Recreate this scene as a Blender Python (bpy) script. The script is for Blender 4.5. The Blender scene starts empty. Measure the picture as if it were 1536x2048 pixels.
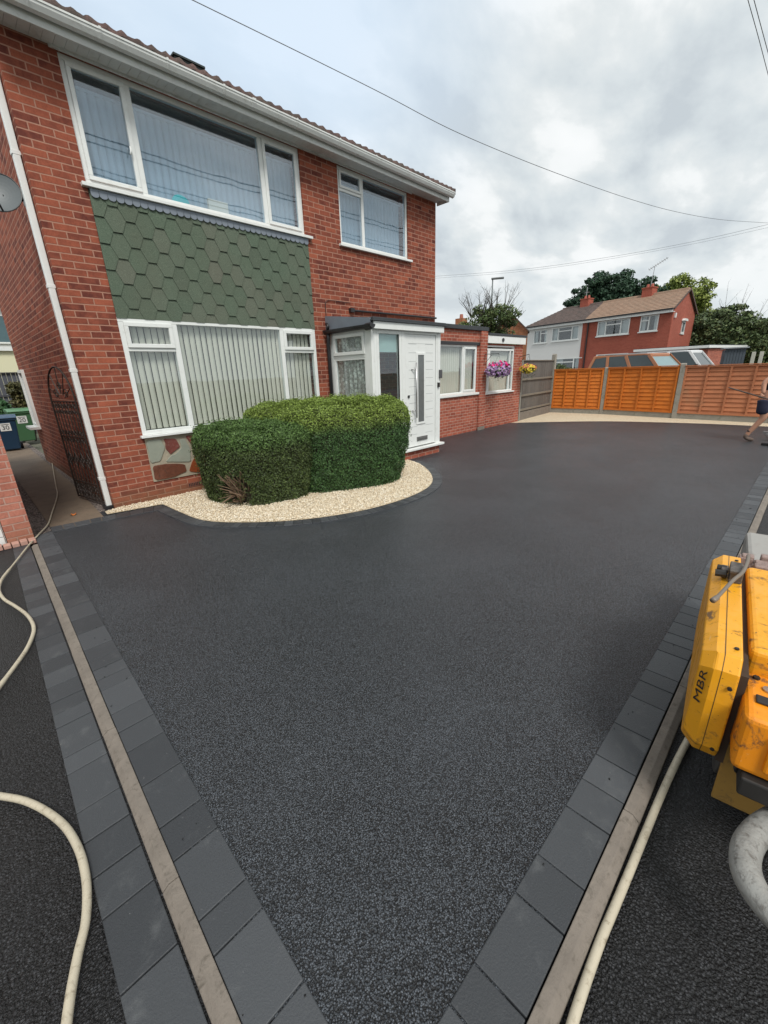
import bpy, bmesh, math, random
import numpy as np
from mathutils import Vector, Matrix
R = math.radians
random.seed(7)
rng = np.random.default_rng(11)
scene = bpy.context.scene
COL = scene.collection

# ------------------------------------------------------------------ camera
F, PITCH, ROLL, YAW, H = 819.7, 0.328335, -0.0354775, 0.784708, 1.65
cy, sy = math.cos(YAW), math.sin(YAW)
fw = Vector((cy*math.cos(PITCH), sy*math.cos(PITCH), -math.sin(PITCH)))
r0 = fw.cross(Vector((0, 0, 1))).normalized(); u0 = r0.cross(fw)
rt = math.cos(ROLL)*r0 + math.sin(ROLL)*u0
up = -math.sin(ROLL)*r0 + math.cos(ROLL)*u0
EYE = Vector((0, 0, H))
cam = bpy.data.cameras.new('camera'); camo = bpy.data.objects.new('camera', cam); COL.objects.link(camo)
camo.matrix_world = Matrix(((rt.x, up.x, -fw.x, 0), (rt.y, up.y, -fw.y, 0), (rt.z, up.z, -fw.z, H), (0, 0, 0, 1)))
cam.sensor_fit = 'VERTICAL'; cam.sensor_height = 24.0; cam.lens = F/2048*24.0
cam.clip_start = 0.05; cam.clip_end = 2000
scene.camera = camo
def ray(x, y): return fw + rt*(x-768)/F - up*(y-1024)/F
def G(x, y, z=0.0):
    d = ray(x, y); return EYE + d*((z-H)/d.z)
def PY(x, y, Y):
    d = ray(x, y); return EYE + d*(Y/d.y)
def PX(x, y, X):
    d = ray(x, y); return EYE + d*(X/d.x)

# ------------------------------------------------------------------ world, sun
SUN_EL, SUN_AZ = R(52), R(-118)      # azimuth of the direction TOWARDS the sun, from +X
w = bpy.data.worlds.new('World'); scene.world = w; w.use_nodes = True
nt = w.node_tree; nt.nodes.clear()
def N(nt, typ, **kw):
    n = nt.nodes.new(typ)
    for k, v in kw.items():
        if k.startswith('i_'):
            key = k[2:]
            key = int(key) if key.isdigit() else key.replace('_', ' ')
            s = n.inputs[key]
            if hasattr(v, 'is_output') or isinstance(v, bpy.types.NodeSocket): nt.links.new(v, s)
            else: s.default_value = v
        else: setattr(n, k, v)
    return n
def MA(nt, op, a, b=None, c=None, clamp=False):
    n = nt.nodes.new('ShaderNodeMath'); n.operation = op; n.use_clamp = clamp
    for i, v in enumerate((a, b, c)):
        if v is None: continue
        if isinstance(v, bpy.types.NodeSocket): nt.links.new(v, n.inputs[i])
        else: n.inputs[i].default_value = v
    return n.outputs[0]
def MIX(nt, f, a, b, mode='MIX'):
    n = nt.nodes.new('ShaderNodeMix'); n.data_type = 'RGBA'; n.blend_type = mode
    for i, v in ((0, f), (6, a), (7, b)):
        if isinstance(v, bpy.types.NodeSocket): nt.links.new(v, n.inputs[i])
        else: n.inputs[i].default_value = (v if i == 0 else (*v, 1.0) if len(v) == 3 else v)
    return n.outputs[2]
def RAMP(nt, f, stops, interp='LINEAR'):
    n = nt.nodes.new('ShaderNodeValToRGB'); n.color_ramp.interpolation = interp
    el = n.color_ramp.elements
    while len(el) < len(stops): el.new(0.5)
    for e, (p, c) in zip(el, stops):
        e.position = p; e.color = (*c, 1) if len(c) == 3 else c
    if isinstance(f, bpy.types.NodeSocket): nt.links.new(f, n.inputs[0])
    return n.outputs[0]
def MAPR(nt, v, a, b, c=0.0, d=1.0, smooth=False):
    n = nt.nodes.new('ShaderNodeMapRange'); n.interpolation_type = 'SMOOTHSTEP' if smooth else 'LINEAR'
    nt.links.new(v, n.inputs[0])
    for i, x in zip((1, 2, 3, 4), (a, b, c, d)): n.inputs[i].default_value = x
    return n.outputs[0]
tc = N(nt, 'ShaderNodeTexCoord')
sep = N(nt, 'ShaderNodeSeparateXYZ', i_0=tc.outputs['Generated'])
zz = MA(nt, 'ADD', MA(nt, 'MAXIMUM', sep.outputs[2], 0.0), 0.30)
px_ = MA(nt, 'DIVIDE', sep.outputs[0], zz); py_ = MA(nt, 'DIVIDE', sep.outputs[1], zz)
pl = N(nt, 'ShaderNodeCombineXYZ', i_0=px_, i_1=py_, i_2=0.0)
mp = N(nt, 'ShaderNodeMapping', i_0=pl.outputs[0]); mp.inputs['Rotation'].default_value = (0, 0, R(-28)); mp.inputs['Scale'].default_value = (0.95, 1.35, 1); mp.inputs['Location'].default_value = (3.3, 1.7, 0)
n1 = N(nt, 'ShaderNodeTexNoise', i_Vector=mp.outputs[0], i_Scale=2.7, i_Detail=9.0, i_Roughness=0.54, i_Distortion=0.15)
n2 = N(nt, 'ShaderNodeTexNoise', i_Vector=mp.outputs[0], i_Scale=0.9, i_Detail=3.0, i_Roughness=0.5)
cl = MA(nt, 'ADD', MA(nt, 'MULTIPLY', n1.outputs[0], 0.72), MA(nt, 'MULTIPLY', n2.outputs[0], 0.28))
ccol = RAMP(nt, cl, [(0.38, (3.9, 4.3, 4.6)), (0.455, (4.7, 5.1, 5.3)), (0.51, (5.3, 5.6, 5.7)), (0.55, (6.1, 6.3, 6.35)), (0.62, (6.4, 6.55, 6.6))])
sky = N(nt, 'ShaderNodeTexSky'); sky.sky_type = 'NISHITA'; sky.sun_disc = False
sky.sun_elevation = SUN_EL; sky.sun_rotation = math.pi/2 - SUN_AZ; sky.air_density = 1.0; sky.dust_density = 1.5
# thin patch of cloud towards the upper left, where the blue shows through
n3 = N(nt, 'ShaderNodeTexNoise', i_Vector=mp.outputs[0], i_Scale=0.55, i_Detail=4.0, i_Roughness=0.55)
az = N(nt, 'ShaderNodeVectorMath', operation='DOT_PRODUCT'); nt.links.new(tc.outputs['Generated'], az.inputs[0]); az.inputs[1].default_value = (0.43, 0.70, 0.56)
thin = MA(nt, 'MULTIPLY', MAPR(nt, az.outputs['Value'], 0.86, 1.0, 0, 1, True), MAPR(nt, n3.outputs[0], 0.3, 0.6, 0.35, 1.0), clamp=True)
haze = MAPR(nt, sep.outputs[2], 0.0, 0.22, 0.7, 0.0, True)
blue = MIX(nt, 0.85, sky.outputs[0], (5.0, 6.1, 7.3))
base = MIX(nt, MA(nt, 'MULTIPLY', thin, 0.75), ccol, blue)
skyc = MIX(nt, haze, base, (5.5, 5.9, 6.0))
bg = N(nt, 'ShaderNodeBackground', i_Color=skyc, i_Strength=0.1)
out = N(nt, 'ShaderNodeOutputWorld'); nt.links.new(bg.outputs[0], out.inputs[0])

sl = bpy.data.lights.new('sun', 'SUN'); sl.energy = 2.0; sl.angle = R(18); sl.color = (1, 0.965, 0.91)
so = bpy.data.objects.new('sun', sl); COL.objects.link(so)
sd = Vector((math.cos(SUN_EL)*math.cos(SUN_AZ), math.cos(SUN_EL)*math.sin(SUN_AZ), math.sin(SUN_EL)))
so.rotation_euler = sd.to_track_quat('Z', 'Y').to_euler(); so.location = (0, -5, 20)
scene.view_settings.view_transform = 'Standard'; scene.view_settings.look = 'None'
scene.view_settings.exposure = 0.58; scene.view_settings.gamma = 1.0
scene.render.engine = 'CYCLES'; scene.cycles.max_bounces = 6; scene.cycles.transparent_max_bounces = 12

# ------------------------------------------------------------------ mesh helpers
class M:
    def __init__(s): s.v = []; s.f = []
    def quad(s, *p):
        n = len(s.v); s.v += [tuple(q) for q in p]; s.f.append(tuple(range(n, n+len(p)))); return s
    def box(s, x0, x1, y0, y1, z0, z1):
        n = len(s.v)
        s.v += [(x, y, z) for z in (z0, z1) for y in (y0, y1) for x in (x0, x1)]
        s.f += [tuple(n+i for i in q) for q in ((0,2,3,1),(4,5,7,6),(0,1,5,4),(2,6,7,3),(0,4,6,2),(1,3,7,5))]
        return s
    def obox(s, c, ax, ay, az, hx, hy, hz):
        c, ax, ay, az = map(Vector, (c, ax, ay, az)); n = len(s.v)
        for k in (-1, 1):
            for j in (-1, 1):
                for i in (-1, 1): s.v.append(tuple(c + ax*hx*i + ay*hy*j + az*hz*k))
        s.f += [tuple(n+i for i in q) for q in ((0,2,3,1),(4,5,7,6),(0,1,5,4),(2,6,7,3),(0,4,6,2),(1,3,7,5))]
        return s
    def bar(s, a, b, w, h, upv=(0, 0, 1)):
        a, b = Vector(a), Vector(b); d = (b-a); L = d.length; d.normalize()
        u = Vector(upv); sx = d.cross(u)
        if sx.length < 1e-4: sx = d.cross(Vector((1, 0, 0)))
        sx.normalize(); uu = sx.cross(d)
        return s.obox((a+b)/2, d, sx, uu, L/2, w/2, h/2)
    def tube(s, pts, r, n=8, cap=True):
        pts = [Vector(p) for p in pts]; rr = r if hasattr(r, '__len__') else [r]*len(pts)
        prev = None; rings = []
        for i, p in enumerate(pts):
            d = (pts[min(i+1, len(pts)-1)] - pts[max(i-1, 0)]).normalized()
            if prev is None:
                a = Vector((0, 0, 1)) if abs(d.z) < 0.9 else Vector((1, 0, 0))
                u = d.cross(a).normalized()
            else:
                u = (prev - d*prev.dot(d))
                u = u.normalized() if u.length > 1e-5 else d.orthogonal().normalized()
            prev = u; v = d.cross(u)
            b = len(s.v)
            for k in range(n):
                t = 2*math.pi*k/n; s.v.append(tuple(p + (u*math.cos(t)+v*math.sin(t))*rr[i]))
            rings.append(b)
        for a, b in zip(rings, rings[1:]):
            for k in range(n):
                k2 = (k+1) % n; s.f.append((a+k, a+k2, b+k2, b+k))
        if cap:
            s.f.append(tuple(rings[0]+k for k in range(n))[::-1]); s.f.append(tuple(rings[-1]+k for k in range(n)))
        return s
    def cyl(s, a, b, r, n=24): return s.tube([a, b], r, n)
    def prism(s, poly, h, o=(0, 0, 0), ux=(1, 0, 0), uy=(0, 1, 0), uz=(0, 0, 1)):
        o, ux, uy, uz = map(Vector, (o, ux, uy, uz)); n = len(s.v); m = len(poly)
        a = 0.5*sum(poly[i][0]*poly[(i+1) % m][1]-poly[(i+1) % m][0]*poly[i][1] for i in range(m))
        if a < 0: poly = poly[::-1]
        s.v += [tuple(o+ux*p[0]+uy*p[1]) for p in poly] + [tuple(o+ux*p[0]+uy*p[1]+uz*h) for p in poly]
        s.f.append(tuple(n+i for i in range(m))[::-1]); s.f.append(tuple(n+m+i for i in range(m)))
        for i in range(m):
            j = (i+1) % m; s.f.append((n+i, n+j, n+m+j, n+m+i))
        return s
    def add(s, o):
        n = len(s.v); s.v += o.v; s.f += [tuple(i+n for i in q) for q in o.f]; return s
    def xf(s, mat):
        s.v = [tuple(mat @ Vector(p)) for p in s.v]; return s
def props(o, label=None, cat=None, group=None, kind=None):
    for k, v in (('label', label), ('category', cat), ('group', group), ('kind', kind)):
        if v: o[k] = v
    return o
def ob(name, m, mat, parent=None, smooth=False, bevel=0, seg=2, fix=True):
    me = bpy.data.meshes.new(name); me.from_pydata(m.v, [], m.f)
    if fix:
        bm = bmesh.new(); bm.from_mesh(me); bmesh.ops.recalc_face_normals(bm, faces=bm.faces); bm.to_mesh(me); bm.free()
    if smooth: me.polygons.foreach_set('use_smooth', [True]*len(me.polygons))
    me.materials.append(mat)
    o = bpy.data.objects.new(name, me); COL.objects.link(o)
    if parent: o.parent = parent
    if bevel:
        b = o.modifiers.new('bevel', 'BEVEL'); b.width = bevel; b.segments = seg; b.limit_method = 'ANGLE'; b.angle_limit = R(40)
        b.harden_normals = False
    return o
def npob(name, V, Fq, mat, parent=None, smooth=False):
    """V (n,3), Fq (m,k) numpy arrays"""
    me = bpy.data.meshes.new(name); k = Fq.shape[1]; m = len(Fq)
    me.vertices.add(len(V)); me.vertices.foreach_set('co', V.astype(np.float32).ravel())
    me.loops.add(m*k); me.loops.foreach_set('vertex_index', Fq.astype(np.int32).ravel())
    me.polygons.add(m); me.polygons.foreach_set('loop_start', np.arange(m, dtype=np.int32)*k)
    me.polygons.foreach_set('loop_total', np.full(m, k, dtype=np.int32))
    if smooth: me.polygons.foreach_set('use_smooth', [True]*m)
    me.update(calc_edges=True); me.validate()
    me.materials.append(mat)
    o = bpy.data.objects.new(name, me); COL.objects.link(o)
    if parent: o.parent = parent
    return o
def thing(name, label, cat, loc=(0, 0, 0), group=None):
    o = bpy.data.objects.new(name, None); COL.objects.link(o); o.empty_display_size = 0.2
    o.location = loc
    return props(o, label, cat, group)
class Rel:
    """builds parts in world coordinates under an Empty that stands elsewhere"""
    pass
def sub(parent, name, m, mat, **kw):
    # mesh given in world coordinates; parent Empty at location L (no rotation) -> shift verts
    L = Vector((0, 0, 0)); p = parent
    while p is not None: L += p.location; p = p.parent
    m.v = [(a-L.x, b-L.y, c-L.z) for a, b, c in m.v]
    return ob(name, m, mat, parent, **kw)
def copy_tree(o, parent=None):
    c = o.copy(); COL.objects.link(c); c.parent = parent
    for ch in list(o.children): copy_tree(ch, c)
    return c
def smoothpath(pts, n=6, closed=False):
    P = [Vector(p) for p in pts]; out_ = []
    m = len(P)
    rngi = range(m) if closed else range(m-1)
    for i in rngi:
        p0 = P[(i-1) % m] if closed or i > 0 else P[0]*2-P[1]
        p1 = P[i]; p2 = P[(i+1) % m]
        p3 = P[(i+2) % m] if closed or i+2 < m else P[-1]*2-P[-2]
        for k in range(n):
            t = k/n
            out_.append(0.5*((2*p1)+(p2-p0)*t+(2*p0-5*p1+4*p2-p3)*t*t+(3*p1-p0-3*p2+p3)*t**3))
    if not closed: out_.append(P[-1])
    return out_

# ------------------------------------------------------------------ materials
def newmat(name):
    m = bpy.data.materials.new(name); m.use_nodes = True
    nt = m.node_tree; nt.nodes.clear()
    b = nt.nodes.new('ShaderNodeBsdfPrincipled'); o = nt.nodes.new('ShaderNodeOutputMaterial'); nt.links.new(b.outputs[0], o.inputs[0])
    return m, nt, b
def coord(nt, which='Object'): return N(nt, 'ShaderNodeTexCoord').outputs[which]
def noise(nt, v, sc, det=4.0, ro=0.55, dist=0.0):
    return N(nt, 'ShaderNodeTexNoise', i_Vector=v, i_Scale=sc, i_Detail=det, i_Roughness=ro, i_Distortion=dist).outputs[0]
def setbump(nt, b, h, dist=0.01, strength=1.0):
    n = N(nt, 'ShaderNodeBump', i_Height=h, i_Distance=dist, i_Strength=strength); nt.links.new(n.outputs[0], b.inputs['Normal'])
def plain(name, col, rough=0.5, var=0.12, vs=3.0, metal=0.0, bump=0.0, bs=40.0, spec=0.5, dirt=None, coat=0.0):
    """simple surface with large-scale unevenness of colour and optional dirt"""
    m, nt, b = newmat(name); v = coord(nt)
    f = noise(nt, v, vs, 5.0, 0.6)
    lo = tuple(c*(1-var) for c in col); hi = tuple(min(1, c*(1+var)) for c in col)
    c = MIX(nt, f, lo, hi)
    if dirt:
        g = noise(nt, v, vs*3.3, 6.0, 0.7, 0.4)
        c = MIX(nt, MAPR(nt, g, 0.5, 0.75, 0.0, dirt[1], True), c, dirt[0])
    nt.links.new(c, b.inputs['Base Color'])
    b.inputs['Roughness'].default_value = rough; b.inputs['Metallic'].default_value = metal
    b.inputs['Specular IOR Level'].default_value = spec
    b.inputs['Coat Weight'].default_value = coat
    if bump: setbump(nt, b, noise(nt, v, bs, 4.0, 0.6), bump)
    return m
def brickmat(name, c1, c2, mortar, seed=0.0, bw=0.225, bh=0.075, ms=0.0075, aux=None):
    m, nt, b = newmat(name); v = coord(nt)
    sp = N(nt, 'ShaderNodeSeparateXYZ', i_0=v)
    geo = N(nt, 'ShaderNodeTexCoord').outputs['Normal']
    ns = N(nt, 'ShaderNodeSeparateXYZ', i_0=geo)
    sel = MA(nt, 'GREATER_THAN', MA(nt, 'ABSOLUTE', ns.outputs[0]), 0.6)
    u = MA(nt, 'ADD', MA(nt, 'MULTIPLY', sp.outputs[0], MA(nt, 'SUBTRACT', 1.0, sel)), MA(nt, 'MULTIPLY', sp.outputs[1], sel))
    uv = N(nt, 'ShaderNodeCombineXYZ', i_0=MA(nt, 'ADD', u, 20.03), i_1=MA(nt, 'ADD', sp.outputs[2], 3.0), i_2=0.0)
    # slight wobble so courses are not ruler straight
    wob = N(nt, 'ShaderNodeTexNoise', i_Vector=v, i_Scale=9.0, i_Detail=2.0)
    wv = N(nt, 'ShaderNodeVectorMath', operation='MULTIPLY_ADD'); nt.links.new(wob.outputs['Color'], wv.inputs[0]); wv.inputs[1].default_value = (0.006, 0.006, 0); nt.links.new(uv.outputs[0], wv.inputs[2])
    bt = N(nt, 'ShaderNodeTexBrick', i_Vector=wv.outputs[0], i_Scale=1.0)
    bt.offset = 0.5; bt.inputs['Brick Width'].default_value = bw; bt.inputs['Row Height'].default_value = bh
    bt.inputs['Mortar Size'].default_value = ms; bt.inputs['Mortar Smooth'].default_value = 0.25; bt.inputs['Bias'].default_value = 0.0
    bt.inputs['Color1'].default_value = (0, 0, 0, 1); bt.inputs['Color2'].default_value = (1, 1, 1, 1); bt.inputs['Mortar'].default_value = (0.5, 0.5, 0.5, 1)
    rnd = bt.outputs['Color']
    c = MIX(nt, rnd, c1, c2)
    big = noise(nt, v, 0.9, 4.0, 0.6); fine = noise(nt, v, 55.0, 5.0, 0.7); mid = noise(nt, v, 9.0, 4.0, 0.6)
    c = MIX(nt, MAPR(nt, big, 0.35, 0.7, 0.0, 0.35), c, tuple(x*0.62 for x in c1))
    c = MIX(nt, MAPR(nt, mid, 0.42, 0.75, 0.0, 0.5), c, tuple(min(1, x*1.25) for x in c2))
    c = MIX(nt, MAPR(nt, fine, 0.45, 0.8, 0.0, 0.45), c, tuple(x*0.45 for x in c1))
    mc = MIX(nt, mid, tuple(x*0.8 for x in mortar), mortar)
    fac = bt.outputs['Fac']
    c = MIX(nt, fac, c, mc)
    if aux: c = aux(nt, v, sp, c)
    nt.links.new(c, b.inputs['Base Color']); b.inputs['Roughness'].default_value = 0.88
    b.inputs['Specular IOR Level'].default_value = 0.25
    hgt = MA(nt, 'ADD', MA(nt, 'MULTIPLY', fac, -1.0), MA(nt, 'MULTIPLY', fine, 0.35))
    setbump(nt, b, hgt, 0.007, 0.8)
    return m
def lowdirt(nt, v, sp, c):
    # soil splash and damp staining on the lowest courses (browner, ragged upper edge)
    g = noise(nt, v, 6.0, 5.0, 0.6)
    f = MAPR(nt, MA(nt, 'ADD', sp.outputs[2], MA(nt, 'MULTIPLY', g, 0.25)), 0.12, 0.42, 0.55, 0.0, True)
    return MIX(nt, f, c, (0.16, 0.10, 0.055))
BRICK = brickmat('house_brick', (0.125, 0.034, 0.026), (0.37, 0.105, 0.058), (0.43, 0.225, 0.16), aux=lowdirt)
BRICK2 = brickmat('extension_brick', (0.25, 0.062, 0.040), (0.44, 0.13, 0.08), (0.50, 0.31, 0.24))
BRICK3 = brickmat('far_brick', (0.32, 0.075, 0.05), (0.40, 0.105, 0.07), (0.38, 0.17, 0.12))
BRICK4 = brickmat('neighbour_brick', (0.38, 0.13, 0.09), (0.50, 0.20, 0.14), (0.50, 0.30, 0.24), aux=lowdirt)
BRICK5 = brickmat('orange_brick', (0.30, 0.11, 0.05), (0.40, 0.16, 0.08), (0.36, 0.22, 0.14))
UPVC = plain('white_upvc', (0.74, 0.76, 0.74), 0.35, 0.05, 2.0, dirt=((0.45, 0.44, 0.38), 0.25))
UPVCD = plain('weathered_upvc', (0.66, 0.68, 0.66), 0.4, 0.08, 2.0, dirt=((0.33, 0.33, 0.28), 0.45))
BLACKP = plain('black_plastic', (0.018, 0.018, 0.02), 0.4, 0.2)
FELT = plain('roofing_felt', (0.045, 0.05, 0.055), 0.85, 0.3, 5.0, bump=0.003, bs=60)
GREYMET = plain('brushed_steel', (0.42, 0.42, 0.42), 0.35, 0.1, metal=0.9)
LEAD = plain('lead', (0.20, 0.23, 0.27), 0.6, 0.2, 4.0, metal=0.2)
CONC = plain('concrete', (0.180, 0.155, 0.130), 0.9, 0.4, 9.0, bump=0.003, bs=70, dirt=((0.07, 0.06, 0.045), 0.75))
CONCP = plain('concrete_post', (0.27, 0.255, 0.22), 0.92, 0.22, 3.0, bump=0.003, bs=60, dirt=((0.07, 0.085, 0.045), 0.6))
def asphaltmat(name, dark, light, scale, bump, rough):
    m, nt, b = newmat(name); v = coord(nt)
    vo = N(nt, 'ShaderNodeTexVoronoi', i_Vector=v, i_Scale=scale, i_Randomness=1.0)
    vo2 = N(nt, 'ShaderNodeTexVoronoi', i_Vector=v, i_Scale=scale*2.3, i_Randomness=1.0)
    sp = N(nt, 'ShaderNodeSeparateColor', i_0=vo.outputs['Color'])
    c = MIX(nt, MA(nt, 'POWER', sp.outputs[0], 1.8), dark, light)
    edge = MAPR(nt, vo.outputs['Distance'], 0.30, 0.62, 0.0, 1.0)
    c = MIX(nt, edge, c, tuple(x*0.12 for x in dark))
    big = noise(nt, v, 0.8, 5.0, 0.6, 0.3)
    c = MIX(nt, MAPR(nt, big, 0.38, 0.68, 0.0, 0.05, True), c, tuple(min(1, x*1.7) for x in light))
    nt.links.new(c, b.inputs['Base Color'])
    nt.links.new(MAPR(nt, noise(nt, v, 1.7, 4.0, 0.6), 0.3, 0.7, rough-0.02, rough+0.03), b.inputs['Roughness'])
    b.inputs['Specular IOR Level'].default_value = 0.5
    h = MA(nt, 'ADD', MA(nt, 'MULTIPLY', MA(nt, 'SUBTRACT', 1.0, vo.outputs['Distance']), 1.0), MA(nt, 'MULTIPLY', MA(nt, 'SUBTRACT', 1.0, vo2.outputs['Distance']), 0.4))
    setbump(nt, b, h, bump, 1.0)
    return m
ASPH = asphaltmat('drive_asphalt', (0.050, 0.058, 0.068), (0.140, 0.158, 0.182), 180, 0.006, 0.33)
ASPH2 = asphaltmat('coarse_asphalt', (0.009, 0.009, 0.010), (0.058, 0.060, 0.066), 125, 0.011, 0.48)
def pavermat():
    m, nt, b = newmat('charcoal_paver'); v = coord(nt)
    g = N(nt, 'ShaderNodeNewGeometry').outputs['Random Per Island']
    c = MIX(nt, g, (0.028, 0.031, 0.035), (0.060, 0.065, 0.071))
    n = noise(nt, v, 7.0, 6.0, 0.65, 0.3)
    c = MIX(nt, MAPR(nt, n, 0.54, 0.76, 0.0, 0.5, True), c, (0.115, 0.12, 0.122))
    sc = N(nt, 'ShaderNodeTexNoise', i_Vector=v, i_Scale=38.0, i_Detail=5.0, i_Roughness=0.75)
    c = MIX(nt, MAPR(nt, sc.outputs[0], 0.66, 0.76, 0.0, 0.6), c, (0.26, 0.26, 0.25))
    nt.links.new(c, b.inputs['Base Color']); b.inputs['Roughness'].default_value = 0.5
    setbump(nt, b, noise(nt, v, 160.0, 4.0, 0.7), 0.0025, 0.8)
    return m
PAVER = pavermat()
def gravelmat(name='cream_gravel', k=1.0):
    m, nt, b = newmat(name)
    g = N(nt, 'ShaderNodeNewGeometry').outputs['Random Per Island']
    c = RAMP(nt, g, [(0.0, (0.56, 0.44, 0.29)), (0.25, (0.74, 0.63, 0.46)), (0.65, (0.82, 0.73, 0.57)), (1.0, (0.86, 0.81, 0.70))])
    nt.links.new(c, b.inputs['Base Color']); b.inputs['Roughness'].default_value = 0.8
    return m
GRAV = gravelmat()
def gravelbase(name, ca, cb, cc, sc):
    m, nt, b = newmat(name); v = coord(nt)
    vo = N(nt, 'ShaderNodeTexVoronoi', i_Vector=v, i_Scale=sc)
    sp = N(nt, 'ShaderNodeSeparateColor', i_0=vo.outputs['Color'])
    c = MIX(nt, sp.outputs[0], ca, cb)
    c = MIX(nt, MAPR(nt, vo.outputs['Distance'], 0.3, 0.8), c, cc)
    nt.links.new(c, b.inputs['Base Color']); b.inputs['Roughness'].default_value = 0.9
    setbump(nt, b, MA(nt, 'SUBTRACT', 1.0, vo.outputs['Distance']), 0.012)
    return m
GRAVB = gravelbase('gravel_bed', (0.68, 0.57, 0.40), (0.84, 0.74, 0.57), (0.34, 0.26, 0.16), 60)
GRAVD = gravelbase('dull_gravel', (0.13, 0.10, 0.09), (0.32, 0.27, 0.24), (0.03, 0.025, 0.02), 45)
def glassmat(name='window_glass', ior=1.5, tint=(0.94, 0.97, 0.97)):
    m = bpy.data.materials.new(name); m.use_nodes = True; nt = m.node_tree; nt.nodes.clear()
    o = N(nt, 'ShaderNodeOutputMaterial')
    t = N(nt, 'ShaderNodeBsdfTransparent', i_Color=(*tint, 1)); g = N(nt, 'ShaderNodeBsdfGlossy', i_Color=(0.95, 0.97, 1, 1), i_Roughness=0.01)
    v = coord(nt)
    bp = N(nt, 'ShaderNodeBump', i_Height=noise(nt, v, 1.6, 2.0), i_Distance=0.004, i_Strength=0.2); nt.links.new(bp.outputs[0], g.inputs['Normal'])
    lw = N(nt, 'ShaderNodeLayerWeight', i_Blend=0.5)
    f0 = ((ior-1)/(ior+1))**2*1.8; sch = MA(nt, 'ADD', MA(nt, 'MULTIPLY', MA(nt, 'POWER', lw.outputs['Facing'], 5.0), 1-f0), f0)
    mx = N(nt, 'ShaderNodeMixShader', i_0=sch); nt.links.new(t.outputs[0], mx.inputs[1]); nt.links.new(g.outputs[0], mx.inputs[2])
    nt.links.new(mx.outputs[0], o.inputs[0]); return m
GLASS = glassmat()
GLASSUP = glassmat('upper_glass', 1.7, (0.88, 0.95, 1.0))
BLIND = plain('blind_fabric', (0.62, 0.58, 0.50), 0.8, 0.08, 2.0)
BLINDU = plain('upstairs_blind', (0.36, 0.40, 0.42), 0.8, 0.08, 2.0)
NET = plain('lace_curtain', (0.62, 0.64, 0.60), 0.9, 0.3, 30.0)
DARK = plain('dark_interior', (0.05, 0.05, 0.055), 0.9, 0.2)
IRON = plain('rusty_iron', (0.022, 0.016, 0.013), 0.6, 0.4, 20.0, dirt=((0.10, 0.04, 0.02), 0.6))
def leafmat(name, stops, rough=0.55, zmix=None, sub_=0.0):
    m, nt, b = newmat(name)
    g = N(nt, 'ShaderNodeNewGeometry').outputs['Random Per Island']; v = coord(nt)
    n = noise(nt, v, 2.2 if zmix else 0.9, 4.0, 0.6)
    f = MA(nt, 'ADD', MA(nt, 'MULTIPLY', g, 0.65), MA(nt, 'MULTIPLY', n, 0.35))
    c = RAMP(nt, f, stops)
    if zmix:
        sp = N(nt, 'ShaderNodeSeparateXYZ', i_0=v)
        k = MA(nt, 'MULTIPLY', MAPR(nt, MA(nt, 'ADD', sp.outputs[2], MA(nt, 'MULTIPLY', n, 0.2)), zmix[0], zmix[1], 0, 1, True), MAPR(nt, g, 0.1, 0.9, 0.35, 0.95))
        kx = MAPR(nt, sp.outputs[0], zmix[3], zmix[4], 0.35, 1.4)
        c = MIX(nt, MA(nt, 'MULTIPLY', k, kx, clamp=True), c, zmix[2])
    nt.links.new(c, b.inputs['Base Color']); b.inputs['Roughness'].default_value = rough
    b.inputs['Specular IOR Level'].default_value = 0.3
    return m

# ------------------------------------------------------------------ ground surfaces
GR = plain('ground_soil', (0.10, 0.10, 0.07), 0.95, 0.4, 0.3)
ob('ground', M().quad((-400, -400, -.09), (400, -400, -.09), (400, 400, -.09), (-400, 400, -.09)), GR)['kind'] = 'structure'
def sheet(name, poly, z, mat, label=None, kind='structure'):
    o = ob(name, M().quad(*[(x, y, z) for x, y in poly]), mat); o['kind'] = kind
    if label: o['label'] = label
    return o
sheet('road', [(-9, -9), (18, -9), (18, .16), (-9, .16)], -.035, ASPH2, 'freshly laid coarse black asphalt beside the roller')
sheet('neighbour_drive', [(-9, .164), (.1, .164), (.2, 5.9), (-9, 5.9)], -.012, ASPH2, 'coarse dark asphalt of the next drive, left of the kerb')
# the drive: densified sheet with a very slight unevenness
curve_far = [(p.x, p.y) for p in smoothpath([(14.5, .10, 0), (14.5, .5, 0), (14.46, 1.85, 0), (13.95, 3.95, 0), (13.1, 5.3, 0), (12.2, 6.42, 0)], 5)]
sheet('driveway', [(.17, .25)] + curve_far + [(1.0, 6.42), (.36, 6.0)], 0.0, ASPH, 'wide newly laid dark grey asphalt drive')
sheet('gravel_border', curve_far + [(12.2, 7.6), (17, 7.6), (17, .1)], -.008, GRAVB, 'cream gravel strip along the foot of the orange fence')
sheet('paved_road_beyond_fence', [(15.9, -20), (80, -20), (80, 60), (15.9, 60)], -.05, plain('old_road', (.12, .12, .12), .9, .2))
sheet('alley_path', [(.46, 6.0), (1.0, 5.96), (1.12, 9.0), (1.2, 16.2), (.55, 16.2)], .004, plain('old_slabs', (.155, .115, .08), .8, .35, 2.5, bump=.004, bs=30, dirt=((.05, .045, .03), .6)), 'brown damp concrete path down the side passage')
sheet('alley_gravel', [(.2, 5.9), (1.3, 5.9), (1.3, 24), (-4, 24), (.2, 12)], -.004, GRAVD, 'dull gravel either side of the passage path')

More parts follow.
